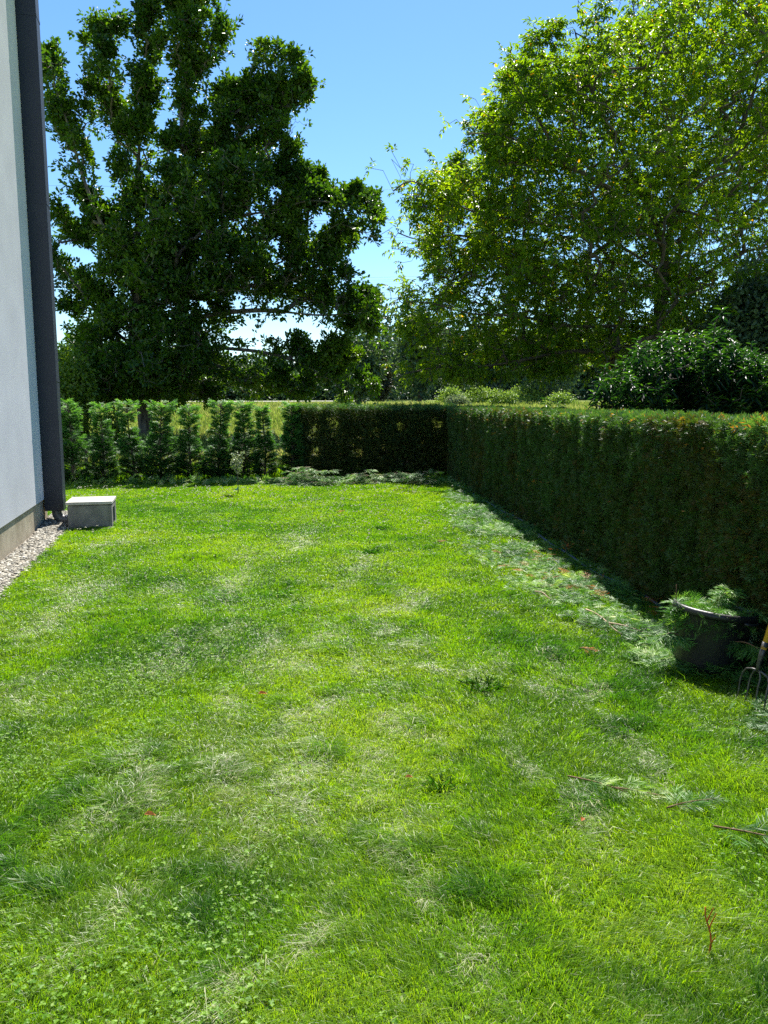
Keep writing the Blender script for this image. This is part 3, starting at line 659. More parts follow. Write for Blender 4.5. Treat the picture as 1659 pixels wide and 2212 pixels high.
oak_bl = [  # x, y, r, depth radius factor, weight
 (215,225,42,1,1),(225,300,55,1,1),(235,380,65,1,1),(260,470,75,1,1),(310,560,80,1,1),(320,640,80,1,1),(345,740,75,1,1),(370,830,75,1,1),(410,920,85,1,1),
 (365,480,50,1,1),(385,370,42,1,.6),(360,170,30,1,.5),(430,130,50,1,1),(500,110,52,1,.9),(450,220,60,1,1),(400,270,50,1,1),(470,310,60,1,1),(450,400,55,1,.9),(500,470,60,1,1),(530,560,60,1,1),
 (640,-40,75,1,1),(635,50,75,1,1),(620,140,78,1,1),(640,230,80,1,1),(610,330,75,1,1),(630,420,90,1,1),(600,520,75,1,1),(590,620,65,1,1),(600,720,80,1,1),(530,720,75,1,1),(600,820,95,1,1),
 (740,10,50,1,.8),(810,-30,70,1,1),(810,60,75,1,1),(770,130,70,1,1),(840,180,80,1,1),(780,250,75,1,1),(870,280,60,1,1),(800,350,75,1,1),(780,440,65,1,1),(800,520,65,1,1),(860,470,45,1,.8),(720,590,65,1,1),(820,620,90,1,1),
 (950,110,32,1,.8),(945,160,38,1,.8),(990,130,22,1,.5),(880,60,22,1,.5),(690,180,40,1,.6),(700,350,30,1,.5),
 (930,400,55,1,1),(1010,370,70,1,1),(1090,340,70,1,1),(960,500,80,1,1),(1050,470,90,1.3,1),(1140,420,90,1.3,1),(1110,240,42,1,.9),(1130,195,25,1,.7),(1190,250,50,1,.9),(1260,250,52,1,.9),(1300,330,55,1,1),(1230,370,80,1,1),(1310,400,45,1,.9),
 (1250,470,80,1,1),(1160,540,80,1,1),(1250,560,70,1,1),(1230,640,72,1,1),(1140,650,80,1,1),(930,620,95,1.3,1),(1040,620,80,1.3,1),(960,720,110,1.5,1),
 (1080,750,110,1.5,1),(1200,740,80,1.3,1),(1300,760,75,1,1),(1370,750,35,1,.8),(1330,840,85,1.2,1),(1220,850,100,1.5,1),(1420,840,50,1,.9),(1500,850,48,1,.9),(1530,810,30,1,.9),(1580,860,48,1,1),(1610,920,48,1,1),(1600,1000,38,1,.9),(1530,980,55,1,1),(1450,960,60,1,.8),
 (1500,1050,45,1,1),(1400,1060,90,1.3,1),(1480,1150,60,1,1),(1400,1180,90,1.3,1),(1280,1080,110,1.5,1),(1250,980,90,1.4,.6),(1150,960,100,1.5,.6),
 (720,740,95,1.5,1),(830,780,110,1.8,1),(700,860,100,1.8,1),(850,900,120,2,1),(1000,850,110,1.8,1),(700,980,110,2,1),(560,930,90,1.5,1),(500,1020,100,1.6,1),(620,1080,110,2,1),(760,1100,110,2,1),(930,1060,110,2,.9),(1080,1080,120,2,.9),
 (480,1150,80,1.5,1),(600,1200,100,2,1),(750,1220,120,2,1),(920,1200,120,2,1),(1100,1200,120,2,1),(1250,1220,110,1.6,1),(1370,1270,90,1.3,1),(1480,1290,80,1.3,1),(1560,1270,50,1,1),(1600,1270,38,1,1),(1570,1350,65,1,1),(1600,1420,45,1,1),(1500,1400,65,1,.8),
 (230,870,35,1,.8),(265,930,45,1,.9),(300,985,50,1,.9),(355,1010,50,1,1),(225,1080,25,1,.7),(265,1130,42,1,.9),(310,1180,48,1,.9),(360,1180,38,1,.9),(370,1240,55,1,1),(430,1260,70,1.2,1),(280,1300,40,1,.7),(330,1330,45,1,.7),
 (500,1350,100,2,1),(650,1380,120,2.4,1),(800,1400,110,2,1),(950,1350,90,1.6,.6),(420,1420,90,2,1),(320,1460,80,1.5,1),(270,1550,70,1.2,1),(380,1560,110,2,1),(520,1560,130,2.4,1),(680,1560,140,2.6,1),(820,1540,120,2.2,1),(960,1600,95,1.8,1),(1080,1640,85,1.4,1),
 (1180,1620,80,1.2,1),(1280,1640,90,1.3,1),(1280,1480,70,1.3,.6),(1350,1520,80,1.3,.9),(1430,1480,70,1.2,.9),(1420,1580,70,1,.8),(1500,1520,60,1,.7),(1540,1620,50,1,.4),(1600,1660,30,1,.5),(600,1660,110,2,1),(440,1670,100,2,1),(300,1670,90,1.4,1),(760,1670,110,2,1),(900,1690,60,1.2,.8),(1050,1500,60,1.5,.5),(900,1480,80,1.6,.7),(1180,1460,50,1,.3)]
blobs = []
for (bx, by, br, dr, w_) in oak_bl:
    reps = 1 if dr <= 1.3 else 3
    for k in range(reps):
        off = 0 if reps == 1 else (k - 1) * br * osc * dr * .9
        if by < 480 and bx > 540 and bx < 900 and k == 0: br = br * .84
        d = OD - .8 + off + rng.normal() * .4
        blobs.append((*PD(bx * .504, by * .504, d), br * osc * d / OD * .78, br * osc * d / OD * min(dr, 1.3), w_ * (1.9 if reps == 1 else .55)))
T2 = sample_blobs(blobs, 750, 401, .5, 0.0)
sk.attach(T2, base, 4, .05, .22, bias=.3)
T3 = sample_blobs(blobs, 13500, 402, 1.5, .465)
T3 = np.concatenate([T3, along_limbs(sk, 45, 6, .34)])
px_, py_ = to_pic(T3); px_ /= .504; py_ /= .504; k = np.ones(len(T3), bool)
for hx_, hy_, ha, hb in [(1010, 240, 60, 110), (920, 330, 28, 60), (692, 525, 36, 62), (700, 260, 16, 90), (310, 290, 38, 110), (440, 640, 42, 60), (1390, 935, 48, 30), (310, 1075, 80, 34),
                         (1290, 1400, 140, 36), (1040, 1505, 90, 24), (1170, 1425, 50, 28), (1570, 1110, 70, 85), (1440, 740, 50, 50), (860, 425, 20, 40), (380, 1370, 34, 18), (1100, 935, 26, 16), (1010, 1285, 60, 12), (560, 60, 20, 60), (900, 1000, 36, 12)]:
    k &= (((px_ - hx_) / ha) ** 2 + ((py_ - hy_) / hb) ** 2 > 1) | (rng.random(len(T3)) < .07)
k &= (px_ < 1640)
T3 = T3[k]
tips = sk.attach(T3, base, 2, .02, .2)
T3 = np.asarray(sk.P)[tips]
par = np.asarray(sk.par); pd_ = nrm(np.asarray(sk.P)[tips] - np.asarray(sk.P)[par[tips]])
oak = thing('oak_tree', tuple(base), 'tall dark green oak with several upright limbs at the left', 'tree')
sk.tubes(.0055, .45, .006, rmax=.33).build('trunk', M['greybark'], oak)
g = Geo(); nl = 12
P = np.repeat(T3, nl, 0); n = len(P); pdr = np.repeat(pd_, nl, 0)
off = rvec(n) * (.16 * rng.random(n) ** .5)[:, None]
D = nrm(off * 4 + pdr * .7 + rvec(n) * .5 + np.array([0, 0, .1]))
cl = noise(T3, .9, 411); v = np.clip(np.repeat(.25 + .55 * cl, nl) + .13 * rng.normal(size=n), 0, 1)
leaves(g, P + off, D, nrm(rvec(n) + np.array([0, 0, 1.0])), .12 + .07 * rng.random(n), .075 + .04 * rng.random(n), v, .18, .2)
g.build('crown', M['oak'], oak); print('oak leaves', n)

# ------------------------------------------------------------------ the walnut on the right
WD = 26.0
def w6(x, y, d=WD): return PD(780.4 + x * .5295, y * .5295, d)
wsc = .5295 / F * WD
sk = Skel()
base = np.array(w6(1215, 1700)); base[2] = -.2; base = np.array([base[0], WD, -.2])
tr = sk.limb([base, w6(1212, 1500), w6(1218, 1300), w6(1232, 1120)], None, 5)
def nw(x, y, d=WD): return sk.near(np.array(w6(x, y, d)))
f1 = sk.limb([w6(1250, 980), w6(1290, 820), w6(1310, 740)], tr, 4)
sk.limb([w6(1390, 690, 25), w6(1480, 620, 24.5), w6(1560, 500, 24), w6(1620, 300, 24), w6(1660, 100, 24)], f1, 5)
sk.limb([w6(1290, 560, 27), w6(1330, 380, 27.5), w6(1400, 150, 28), w6(1430, -60, 28)], f1, 5)
sk.limb([w6(1190, 880, 25), w6(1120, 760, 24), w6(1060, 600, 23.5), w6(960, 420, 23), w6(900, 250, 23), w6(870, 120, 23)], nw(1240, 1050), 5)
sk.limb([w6(1230, 700, 26), w6(1180, 500, 26), w6(1150, 300, 26), w6(1120, 100, 26), w6(1100, -50, 26)], f1, 5)
sk.limb([w6(1000, 760, 23), w6(850, 680, 22), w6(700, 600, 21.5), w6(560, 550, 21.5), w6(440, 545, 21.5)], nw(1190, 880, 25), 5)
sk.limb([w6(700, 450, 22), w6(620, 330, 22), w6(620, 240, 22)], nw(800, 650, 22), 4)
sk.limb([w6(1050, 1000, 24), w6(850, 930, 23), w6(650, 900, 22.5), w6(450, 860, 22), w6(300, 780, 22), w6(200, 740, 22), w6(130, 780, 22)], nw(1235, 1120), 5)
sk.limb([w6(1050, 1150, 25), w6(850, 1100, 24.5), w6(600, 1020, 24), w6(400, 960, 24), w6(250, 980, 24), w6(150, 950, 24)], nw(1228, 1180), 5)
sk.limb([w6(1350, 1150, 26), w6(1450, 1090, 25.5), w6(1560, 1030, 25), w6(1700, 1000, 25), w6(1850, 950, 25)], nw(1225, 1230), 5)
sk.limb([w6(1050, 1330, 24), w6(850, 1330, 23), w6(650, 1290, 22), w6(450, 1280, 21.5), w6(300, 1240, 21), w6(180, 1230, 21)], nw(1215, 1340), 5)
sk.limb([w6(1000, 1430, 24), w6(800, 1440, 23), w6(600, 1480, 22), w6(420, 1500, 22), w6(300, 1500, 21.5), w6(180, 1525, 21)], nw(1213, 1400), 5)
sk.limb([w6(1350, 1350, 25), w6(1500, 1330, 24), w6(1650, 1350, 24)], nw(1215, 1380), 5)
sk.limb([w6(1200, 1100, 30), w6(1150, 800, 32), w6(1050, 500, 33)], nw(1230, 1150), 5)
sk.limb([w6(1350, 1000, 30), w6(1450, 700, 32), w6(1500, 300, 32)], nw(1240, 1100), 5)
wb = [(1070,170,75),(1210,140,130),(1390,120,180),(1600,120,190),(1330,-110,150),(1500,-120,200),(1680,-60,200),(990,20,28),(960,90,30),(1850,100,200),(1850,450,200),
 (920,260,90),(750,290,80),(650,240,36),(600,300,60),(660,400,75),(790,110,32),(760,170,45),(690,110,28),(700,170,40),(800,400,140),(1000,380,180),(1250,380,200),(1500,380,200),(1680,400,180),
 (550,500,65),(450,550,42),(490,460,45),(430,480,28),(520,350,28),(560,640,90),(700,620,130),(900,620,170),(1120,650,180),(1380,640,190),(1600,660,180),(1800,800,200),
 (430,740,75),(340,760,60),(380,660,38),(290,640,24),(190,690,28),(250,740,30),(140,775,28),(250,830,48),(180,850,22),(360,850,70),(520,850,95),(650,850,120),(850,860,150),(1050,900,160),(1280,880,150),(1500,880,150),
 (210,960,55),(140,950,25),(120,1000,18),(190,1030,35),(320,980,75),(480,1030,100),(300,1080,60),(400,1140,95),(650,1080,130),(850,1120,150),(1050,1150,160),(1300,1130,140),(1520,1150,150),(1700,1150,150),
 (165,1160,35),(200,1210,45),(140,1240,38),(250,1260,75),(330,1200,60),(420,1280,95),(600,1260,120),(780,1290,130),(1000,1300,140),(1220,1320,120),(1450,1320,130),(1650,1320,130),
 (180,1330,40),(260,1370,65),(380,1400,80),(520,1420,80),(660,1420,80),(820,1430,80),(980,1430,80),(1150,1440,90),(1350,1430,90),(1550,1440,90),(160,1530,22),(210,1520,30),(280,1490,32),(380,1500,45),(480,1530,38),(600,1470,40),(720,1480,40),(700,1560,18),(820,1500,40),(800,1600,16)]
blobs = []
for (bx, by, br) in wb:
    ex_ = 1 - ((bx - 1350) / 1250) ** 2 - ((by - 620) / 1150) ** 2
    dep = 7.5 * math.sqrt(max(ex_, 0.02)); reps = max(1, int(dep / (br * wsc * 1.2)))
    if br < 60: reps = 1
    for k in range(reps):
        d0 = (WD - 3.5 if br < 60 or reps == 1 else WD - dep * .95 + 2 * dep * .95 * (k + .5) / reps) + rng.normal() * .4
        blobs.append((*PD(780.4 + bx * .5295, by * .5295, d0), br * wsc * d0 / WD, br * wsc * 1.1, (1.0 if br > 40 else 2.6) * (1.9 if bx < 750 else 1.0)))
T2 = sample_blobs(blobs, 900, 501, .5, 0.0); sk.attach(T2, base, 4, .06, .25, bias=.25)
T3 = sample_blobs(blobs, 9300, 502, 1.5, .475)
T3 = np.concatenate([T3, along_limbs(sk, 40, 6, .5)])
low = EYE + (866 - 818) / F * T3[:, 1]
T3 = T3[(T3[:, 2] > low) | (rng.random(len(T3)) < .06)]
px_, py_ = to_pic(T3)
edge = np.interp(py_, [0, 50, 110, 160, 200, 270, 300, 340, 380, 420, 480, 520, 560, 600, 640, 700, 760, 800, 830], [1280, 1140, 1090, 1075, 1050, 990, 1005, 955, 885, 862, 872, 875, 892, 875, 860, 862, 855, 855, 990])
T3 = T3[(px_ > edge + 2 + 24 * noise(T3, 1.2, 530)) | (rng.random(len(T3)) < .12)]
tips = sk.attach(T3, base, 3, .06, .3)
A = np.asarray(sk.P); par = np.asarray(sk.par); pd_ = nrm(A[tips] - A[par[tips]])
wal = thing('walnut_tree', tuple(base), 'broad spreading light green walnut tree rising behind the right hedge', 'tree')
sk.tubes(.0055, .45, .006, rmax=.26).build('trunk', M['bark'], wal)
g = Geo(); n = len(tips); cl = noise(A[tips], .7, 511)
for q in range(3):      # three compound leaves per twig
    d = nrm(pd_ * .9 + rvec(n) * .9 + np.array([0, 0, -.05])); Lr = .17 + .1 * rng.random(n)
    start = A[tips] - pd_ * (.07 * q)
    sd = nrm(np.cross(d, nrm(rvec(n) * .4 + np.array([0, 0, 1.]))))
    for k in range(3):
        pk = start + d * (Lr * (.4 + .28 * k))[:, None] - np.array([0, 0, 1.]) * (Lr * .18 * k * k * .3)[:, None]
        for sg in (-1, 1):
            dl = nrm(sd * sg + d * .55 + np.array([0, 0, -.35]) + .25 * rng.normal(size=(n, 3)))
            vv = np.clip(.26 + .55 * cl + .14 * rng.normal(size=n), 0, .9); vv = np.where(rng.random(n) < .012, 1.0, vv)
            leaves(g, pk, dl, nrm(rvec(n) * .5 + np.array([0, 0, 1.])), .10 + .045 * rng.random(n), .042 + .018 * rng.random(n), vv, .2, .25)
    vv = np.clip(.25 + .55 * cl + .14 * rng.normal(size=n), 0, .9)
    leaves(g, start + d * (Lr * .98)[:, None] - np.array([0, 0, .03]), nrm(d + np.array([0, 0, -.4])), nrm(rvec(n) * .4 + np.array([0, 0, 1.])), .14, .055, vv, .2, .3)
g.build('crown', M['walnut'], wal)

# ------------------------------------------------------------------ broad-leaved shrub behind the hedge
shb = [(1345,850,60),(1300,840,30),(1330,800,30),(1400,790,60),(1370,765,25),(1460,770,60),(1430,735,28),(1530,760,60),(1550,735,25),(1500,725,22),(1600,790,60),(1650,820,70),(1420,860,70),(1500,850,80),(1590,870,80),(1670,880,90),(1480,800,60),(1560,810,60),(1720,860,90),(1290,870,30)]
SD = 10.6
base = np.array([*PD(1520, 900, SD)[:2], 0.0])
sk = Skel(); tr = sk.limb([base, base + np.array([0, 0, .5])], None, 3)
blobs = []
for bx, by, br in shb:
    for dd in (-.55, 0, .6):
        rr = br / F * SD
        if br < 35 and dd != 0: continue
        blobs.append((*PD(bx, by, SD + dd), rr, rr, 1.))
for k in range(14): blobs.append((base[0] + rng.normal() * .8, SD + rng.normal() * .5, 1.0 + rng.random() * .5, .4, .4, .6))
T2 = sample_blobs(blobs, 90, 601, 1, 0.); sk.attach(T2, base, 4, .08, .2)
T3 = sample_blobs(blobs, 1700, 602, 2.2, .37); tips = sk.attach(T3, base, 2, .03, .2)
A = np.asarray(sk.P)
shr = thing('leafy_shrub', tuple(base), 'dark glossy broad-leaved shrub behind the hedge at right, bright whorled shoot tips', 'shrub')
sk.tubes(.004, .4, .003, rmax=.05).build('stems', M['bark'], shr)
g = Geo(); n = len(tips)
for k in range(11):
    a = k * 2.4 + rng.random(n) * .6; el = .75 - .12 * k + .15 * rng.normal(size=n)
    d = np.stack([np.cos(a) * np.cos(el), np.sin(a) * np.cos(el), np.sin(el)], 1)
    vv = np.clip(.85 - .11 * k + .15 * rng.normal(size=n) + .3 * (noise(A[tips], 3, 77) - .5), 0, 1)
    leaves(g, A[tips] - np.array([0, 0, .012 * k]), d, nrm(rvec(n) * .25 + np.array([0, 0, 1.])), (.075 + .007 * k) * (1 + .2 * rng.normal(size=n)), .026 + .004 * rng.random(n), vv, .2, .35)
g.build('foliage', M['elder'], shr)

# ------------------------------------------------------------------ background trees, bushes, wood
def leafball(g, c, rx, rz, n, size, seed, thr=.36, v0=.5, spiky=False):
    c = np.asarray(c, float)
    d = rvec(n) * (rng.random(n)[:, None] ** .4)
    if spiky: d[:, :2] *= np.clip(.75 - .6 * d[:, 2:3], .08, 1)
    else:
        bump = noise(nrm(d) * 2.2 + seed, 1.0, seed); d *= (.72 + .5 * bump)[:, None]
    P = c + d * np.array([rx, rx, rz])
    nz = noise(P, 3.2 / max(rx, .1), seed); k = nz > thr; P = P[k]; n = len(P)
    leaves(g, P, nrm(rvec(n) + nrm(P - c) * .5), nrm(rvec(n) + np.array([0, 0, .6])), size * (.7 + .6 * rng.random(n)), size * .62, np.clip(v0 + .9 * (nz[k] - .55) + .18 * rng.normal(size=n), 0, 1))
def far_tree(name, px, d, ytop, wpx, label, mat, spiky=False, group=None, n=5000, crown0=.25, size=None, trunk=True, v0=.5, cat='tree'):
    x0, _, ztop = PD(px, ytop, d); gz_ = float(terr(0, d)) - .1; h = ztop - gz_; w = wpx / F * d
    t = thing(name, (x0, d, gz_), label, cat, group)
    if trunk:
        gt = Geo(); path_tube(gt, [(x0, d, gz_), (x0 + .01 * h, d, gz_ + h * .3), (x0, d, gz_ + h * .6), (x0, d, gz_ + h * .85)], [h * .022, h * .017, h * .010, h * .004], 7)
        nb = 10; ph = rng.random(nb) * 6.28; zb = gz_ + h * (crown0 + .5 * rng.random(nb)); b_ = np.stack([np.full(nb, x0), np.full(nb, d), zb], 1)
        tubes(gt, b_, b_ + np.stack([np.cos(ph) * w * .35, np.sin(ph) * w * .35, .12 * h + 0 * ph], 1), h * .006, h * .002, 5)
        gt.build('trunk', M['bark'], t)
    g = Geo(); sz = size or (h * .035)
    if spiky: leafball(g, (x0, d, gz_ + h * .52), w * .5, h * .5, n, sz, int(px), .30, v0, True)
    else:
        cz = gz_ + h * (crown0 + 1) / 2; rz = h * (1 - crown0) / 2
        leafball(g, (x0, d, cz), w * .42, rz, int(n * .55), sz, int(px), .36, v0)
        for k in range(9):
            a = rng.random() * 6.28; e = (rng.random() - .35) * 1.6
            leafball(g, (x0 + math.cos(a) * w * .26, d + math.sin(a) * w * .26, cz + rz * .62 * math.sin(e)), w * .22, rz * .33, int(n * .06), sz, int(px) + k, .3, v0)
    g.build('crown', M[mat], t)
far_tree('hedgerow_tree', 775, 75, 715, 120, 'mid green tree seen below the oak branches, beyond the far hedge', 'farleaf', crown0=.05, n=6500, size=.35)
far_tree('tall_tree', 908, 110, 655, 120, 'tall blue-green tree standing in the gap between oak and walnut', 'farleaf', crown0=.03, n=8500, size=.5)
far_tree('spruce_tree', 818, 120, 742, 60, 'narrow dark blue-green spruce left of the tall blue-green tree', 'darkleaf', True, n=3500, size=.5)
far_tree('poplar_tree', 985, 118, 700, 110, 'dim tree behind the hanging walnut branches', 'farleaf', crown0=.05, n=5000, size=.5)
far_tree('right_tree', 1190, 100, 690, 170, 'shaded tree seen under the walnut crown', 'farleaf', crown0=.05, n=6000, size=.45)
for o_ in list(sc.objects):
    if o_.name.startswith('right_tree'): o_.name = 'shade_tree'; WL['shade_tree'] = WL['right_tree']
far_tree('hazel_tree', 1640, 21, 560, 240, 'dark shaded tree behind the leafy shrub at the right edge', 'farleaf', crown0=.08, n=16000, size=.13)
far_tree('lime_shrub', 1590, 17, 740, 90, 'yellow-green small tree behind the leafy shrub at the right', 'limeleaf', crown0=.1, n=3500, size=.10, v0=.6)
far_tree('roadside_shrub', 150, 24, 735, 110, 'sunlit yellow-green shrub beside the downpipe under the oak', 'limeleaf', crown0=.02, n=6000, size=.12)
far_tree('meadow_sapling', 243, 25, 868, 55, 'small lime green bush in the meadow between two young conifers', 'limeleaf', crown0=.02, n=1200, size=.09, trunk=False, cat='bush')
bushes = [(975, 92, 830, 75, 'round bright green bush at the left end of the bush group', 'bushleaf'),
          (990, 84, 852, 60, 'pale grey-green low bush in front of the round green bush', 'palebush'),
          (1035, 100, 828, 70, 'green bush in the middle of the bush group', 'bushleaf'),
          (1085, 90, 840, 75, 'rounded yellow-green bush at the right end of the bush group', 'bushleaf'),
          (1140, 100, 825, 90, 'green bush seen under the walnut twigs', 'bushleaf'),
          (1215, 88, 845, 80, 'yellowish bush close to the leafy shrub', 'bushleaf'),
          (740, 88, 850, 45, 'small green bush on the meadow under the oak branch tip', 'bushleaf')]
for px, d, yt, w_, lab, mt in bushes:
    far_tree('meadow_bush', px, d, yt, w_, lab, mt, crown0=-.25, n=2600, size=.22, trunk=False, group='bushes along the meadow edge', cat='bush')
g = Geo()
for k in range(64):
    a = -.62 + 1.24 * k / 63 + rng.normal() * .006; d = 150 + 45 * rng.random(); h = (6.5 + 3 * rng.random()) if a < -.03 else (13 + 6 * rng.random())
    w_ = 5 + 4 * rng.random()
    leafball(g, (a * d, d, 1.9 + h * .5), w_, h * .55, 1500, .95, 900 + k, .25, .4, spiky=(k % 4 == 1))
    leafball(g, (a * d + rng.normal() * 2, d - 8, 1.9 + 1.6), 5, 2.2, 260, .7, 990 + k, .25, .45)
tag(g.build('far_wood', M['farleaf']), 'distant dark wood closing the meadow', 'wood', kind='stuff')
# hills
hm = surf_mat('hill_wood', (0.03, 0.06, 0.03), (0.07, 0.11, 0.05), .02, .95)
hx = np.linspace(-2600, 2600, 90); hy = np.linspace(1500, 3600, 20)
ho = grid('hills', hx, hy, lambda x, y: 2 + 125 * np.clip((y - 1500) / 900, 0, 1) ** .8 * (.45 + .75 * noise2(x, y, .0013, 77)), hm); ho['label'] = 'low wooded hills on the horizon'
# pale track across the meadow
pm = surf_mat('pale_track', (.42, .39, .34), (.60, .56, .50), .5, .95)
V = []
tx = np.linspace(-85, -3, 40)
for xx in tx:
    yc = 138 + 10 * math.sin(xx * .03) - .05 * (xx + 3); 
    for s_ in (-2.6, 2.6): V.append((xx, yc + s_, float(terr(0, np.array([yc + s_]))[0]) + .05))
i = np.arange(39) * 2
tag(mesh_obj('track', np.array(V), np.stack([i, i + 2, i + 3, i + 1], 1), pm), 'pale track crossing the far meadow', kind='structure')
# meadow grass
n = 110000; y = 18.6 + 85 * rng.random(n) ** 1.7; x = (rng.random(n) * 2 - 1) * (.55 * y + 2)
k = (y > rowy(np.minimum(x, 1.4)) + 1.3) | (x > 3.2); k &= ~((x > -4.9 - .24 * 4) & (x < -99)); x, y = x[k], y[k]; n = len(x)
k = (y > 19.5); x, y = x[k], y[k]; n = len(x)
hh = (.22 + .35 * rng.random(n)) * (.6 + .8 * fbm2(x, y, .35, 71)) * (1 + .35 * (y > 55))
a = rng.random(n) * 6.28; D = nrm(np.stack([.35 * np.cos(a), .35 * np.sin(a), np.ones(n)], 1)); g = Geo()
leaves(g, np.stack([x, y, terr(x, y) - .06], 1), D, rvec(n), hh, .007 + .0011 * y, np.clip(.2 + .7 * fbm2(x, y, .12, 72) + .2 * rng.normal(size=n), 0, 1), .1, .3)
tag(g.build('meadow_grass', M['hay']), 'tall golden meadow grass behind the hedges', 'grass', kind='stuff')

n = 26000; x = -9 + 12.5 * rng.random(n); y = rowy(x) - .1 + 3.6 * rng.random(n); hh = .08 + .16 * rng.random(n); a = rng.random(n) * 6.28; g = Geo()
leaves(g, np.stack([x, y, 0 * x - .02], 1), nrm(np.stack([.45 * np.cos(a), .45 * np.sin(a), np.ones(n)], 1)), rvec(n), hh, .012, np.clip(.1 + .5 * fbm2(x, y, 1.2, 72) + .12 * rng.normal(size=n), 0, 1), .1, .3)  # darker tone: shade under the conifers put into the blade colour
tag(g.build('rough_grass', M['grass']), 'rough green grass under and behind the conifer row', 'grass', kind='stuff')

# ------------------------------------------------------------------ sapling
bx, by, _ = G(514, 1067); sp = thing('fruit_sapling', (bx, by, 0), 'tiny thin-stemmed sapling with pale shiny leaves on the far lawn', 'sapling')
g = Geo(); zz = np.linspace(-.01, .62, 8); path_tube(g, np.stack([bx + .008 * np.sin(zz * 9), by + 0 * zz, zz], 1), np.linspace(.009, .005, 8), 7)
nb = 16; ph = np.arange(nb) * 2.4; zb = .30 + .34 * rng.random(nb); b_ = np.stack([np.full(nb, bx), np.full(nb, by), zb], 1)
tp = b_ + np.stack([np.cos(ph) * .11, np.sin(ph) * .11, .12 + .06 * rng.random(nb)], 1); tubes(g, b_, tp, .004, .002, 5); g.build('trunk', M['bark'], sp, True)
g = Geo()
for f in (.3, .6, .85, 1.05):
    for r_ in range(5):
        leaves(g, b_ + (tp - b_) * f, rvec(nb), rvec(nb), .045, .022, np.clip(.75 + .2 * rng.normal(size=nb), 0, 1))
g.build('foliage', M['palebush'], sp)
g = Geo(); lathe(g, (bx, by, .08), [(.010, 0), (.016, .004), (.016, .030), (.010, .034)], 10); prism(g, [(bx - .05, by - .012), (bx - .008, by - .012), (bx - .008, by - .004), (bx - .05, by - .004)], .07, .095)
g.build('tie', surf_mat('green_tie', (0.02, .22, .18), (.03, .30, .24), 5, .5), sp)

# ------------------------------------------------------------------ hedge clippings
def litter_fronds(g, x, y, z, L, vv, flat=.25, k=4, w=.10):
    n = len(x); a = rng.random(n) * 6.28
    D_ = nrm(np.stack([np.cos(a), np.sin(a), flat * .5 * rng.normal(size=n) + .05], 1))
    N_ = nrm(np.stack([flat * rng.normal(size=n), flat * rng.normal(size=n), np.ones(n)], 1))
    fronds(g, np.stack([x, y, z], 1), D_, N_, L, vv, k, w, .7, .06)
g = Geo(); n = 34000
y = 3.2 + 13.8 * rng.random(n) ** 1.35; q = rng.random(n); x0 = xb(y) - .12; x = x0 + (hface(y) - .05 - x0) * q
cov = fbm2(x, y, 1.6, 701); k = rng.random(n) < np.clip((cov - .33) * 3.4, 0, 1) * np.clip(q * 2.6 - .25 + .9 * (noise2(x, y, 3.1, 77) - .5), .05, 1) * np.clip((15.5 - y) / 5, .15, 1)
x, y, q = x[k], y[k], q[k]; n = len(x); print('litter', n)
vv = np.clip(.34 + 1.3 * (fbm2(x, y, 2.2, 702) - .5) + .2 * rng.normal(size=n), 0, 1)
litter_fronds(g, x, y, .025 + .045 * rng.random(n), .05 + .09 * rng.random(n), vv, .5, 6, .05)
tag(g.build('hedge_clippings', M['clip']), 'layer of pale and green hedge clippings strewn along the hedge', 'clippings', kind='stuff')
g = Geo(); n = 420; y = 4.2 + 8 * rng.random(n); q = rng.random(n); x = xb(y) + .1 + (hface(y) - .1 - xb(y)) * q
k = noise2(x, y, 1.7, 741) + .3 * np.exp(-((y - 7) / 1.6) ** 2) > .78; x, y = x[k], y[k]; n = len(x)
litter_fronds(g, x, y, .045 + .03 * rng.random(n), .08 + .09 * rng.random(n), rng.random(n) * .7, .4, 6, .035)
tag(g.build('dead_clippings', M['dead']), 'rusty orange dead bits mixed into the hedge clippings', 'clippings', kind='stuff')
def sprig(name, px, py, L, ang, label, mat, cat, val=.4, n=7, group=None, up=0.0, lift=.03, stemmat='twig', spreadL=.5):
    if mat == 'dead': L *= 1.05
    x_, y_, _ = G(px, py); t = thing(name, (x_, y_, 0), label, cat, group)
    d = np.array([math.cos(ang), math.sin(ang), up]); d = d / np.linalg.norm(d); s_ = np.array([-d[1], d[0], 0]); 
    tt = np.linspace(0, 1, 7); st = np.array([x_, y_, lift]) + d * (tt * L)[:, None] + s_ * (.06 * L * np.sin(tt * 3))[:, None] + np.array([0, 0, 1]) * (-.3 * up * L * tt ** 2)[:, None]
    g = Geo(); path_tube(g, st, np.linspace(.004, .0015, 7), 6); g.build('stem', M[stemmat], t, True)
    g = Geo(); m_ = n * 2; f = np.repeat(np.linspace(.15, .98, n), 2); sg = np.tile([-1, 1], n)
    P = np.stack([np.interp(f, tt, st[:, a_]) for a_ in range(3)], 1)
    D_ = nrm(d * .8 + s_ * (sg * .75)[:, None] + .2 * rng.normal(size=(m_, 3)) + np.array([0, 0, .15]))
    fronds(g, P, D_, nrm(np.array([0, 0, 1.]) + .35 * rng.normal(size=(m_, 3))), L * spreadL * (1.1 - .6 * f), np.clip(val + .15 * rng.normal(size=m_), 0, 1), 7, .035, .7, .1)
    g.build('foliage', M[mat], t); return t
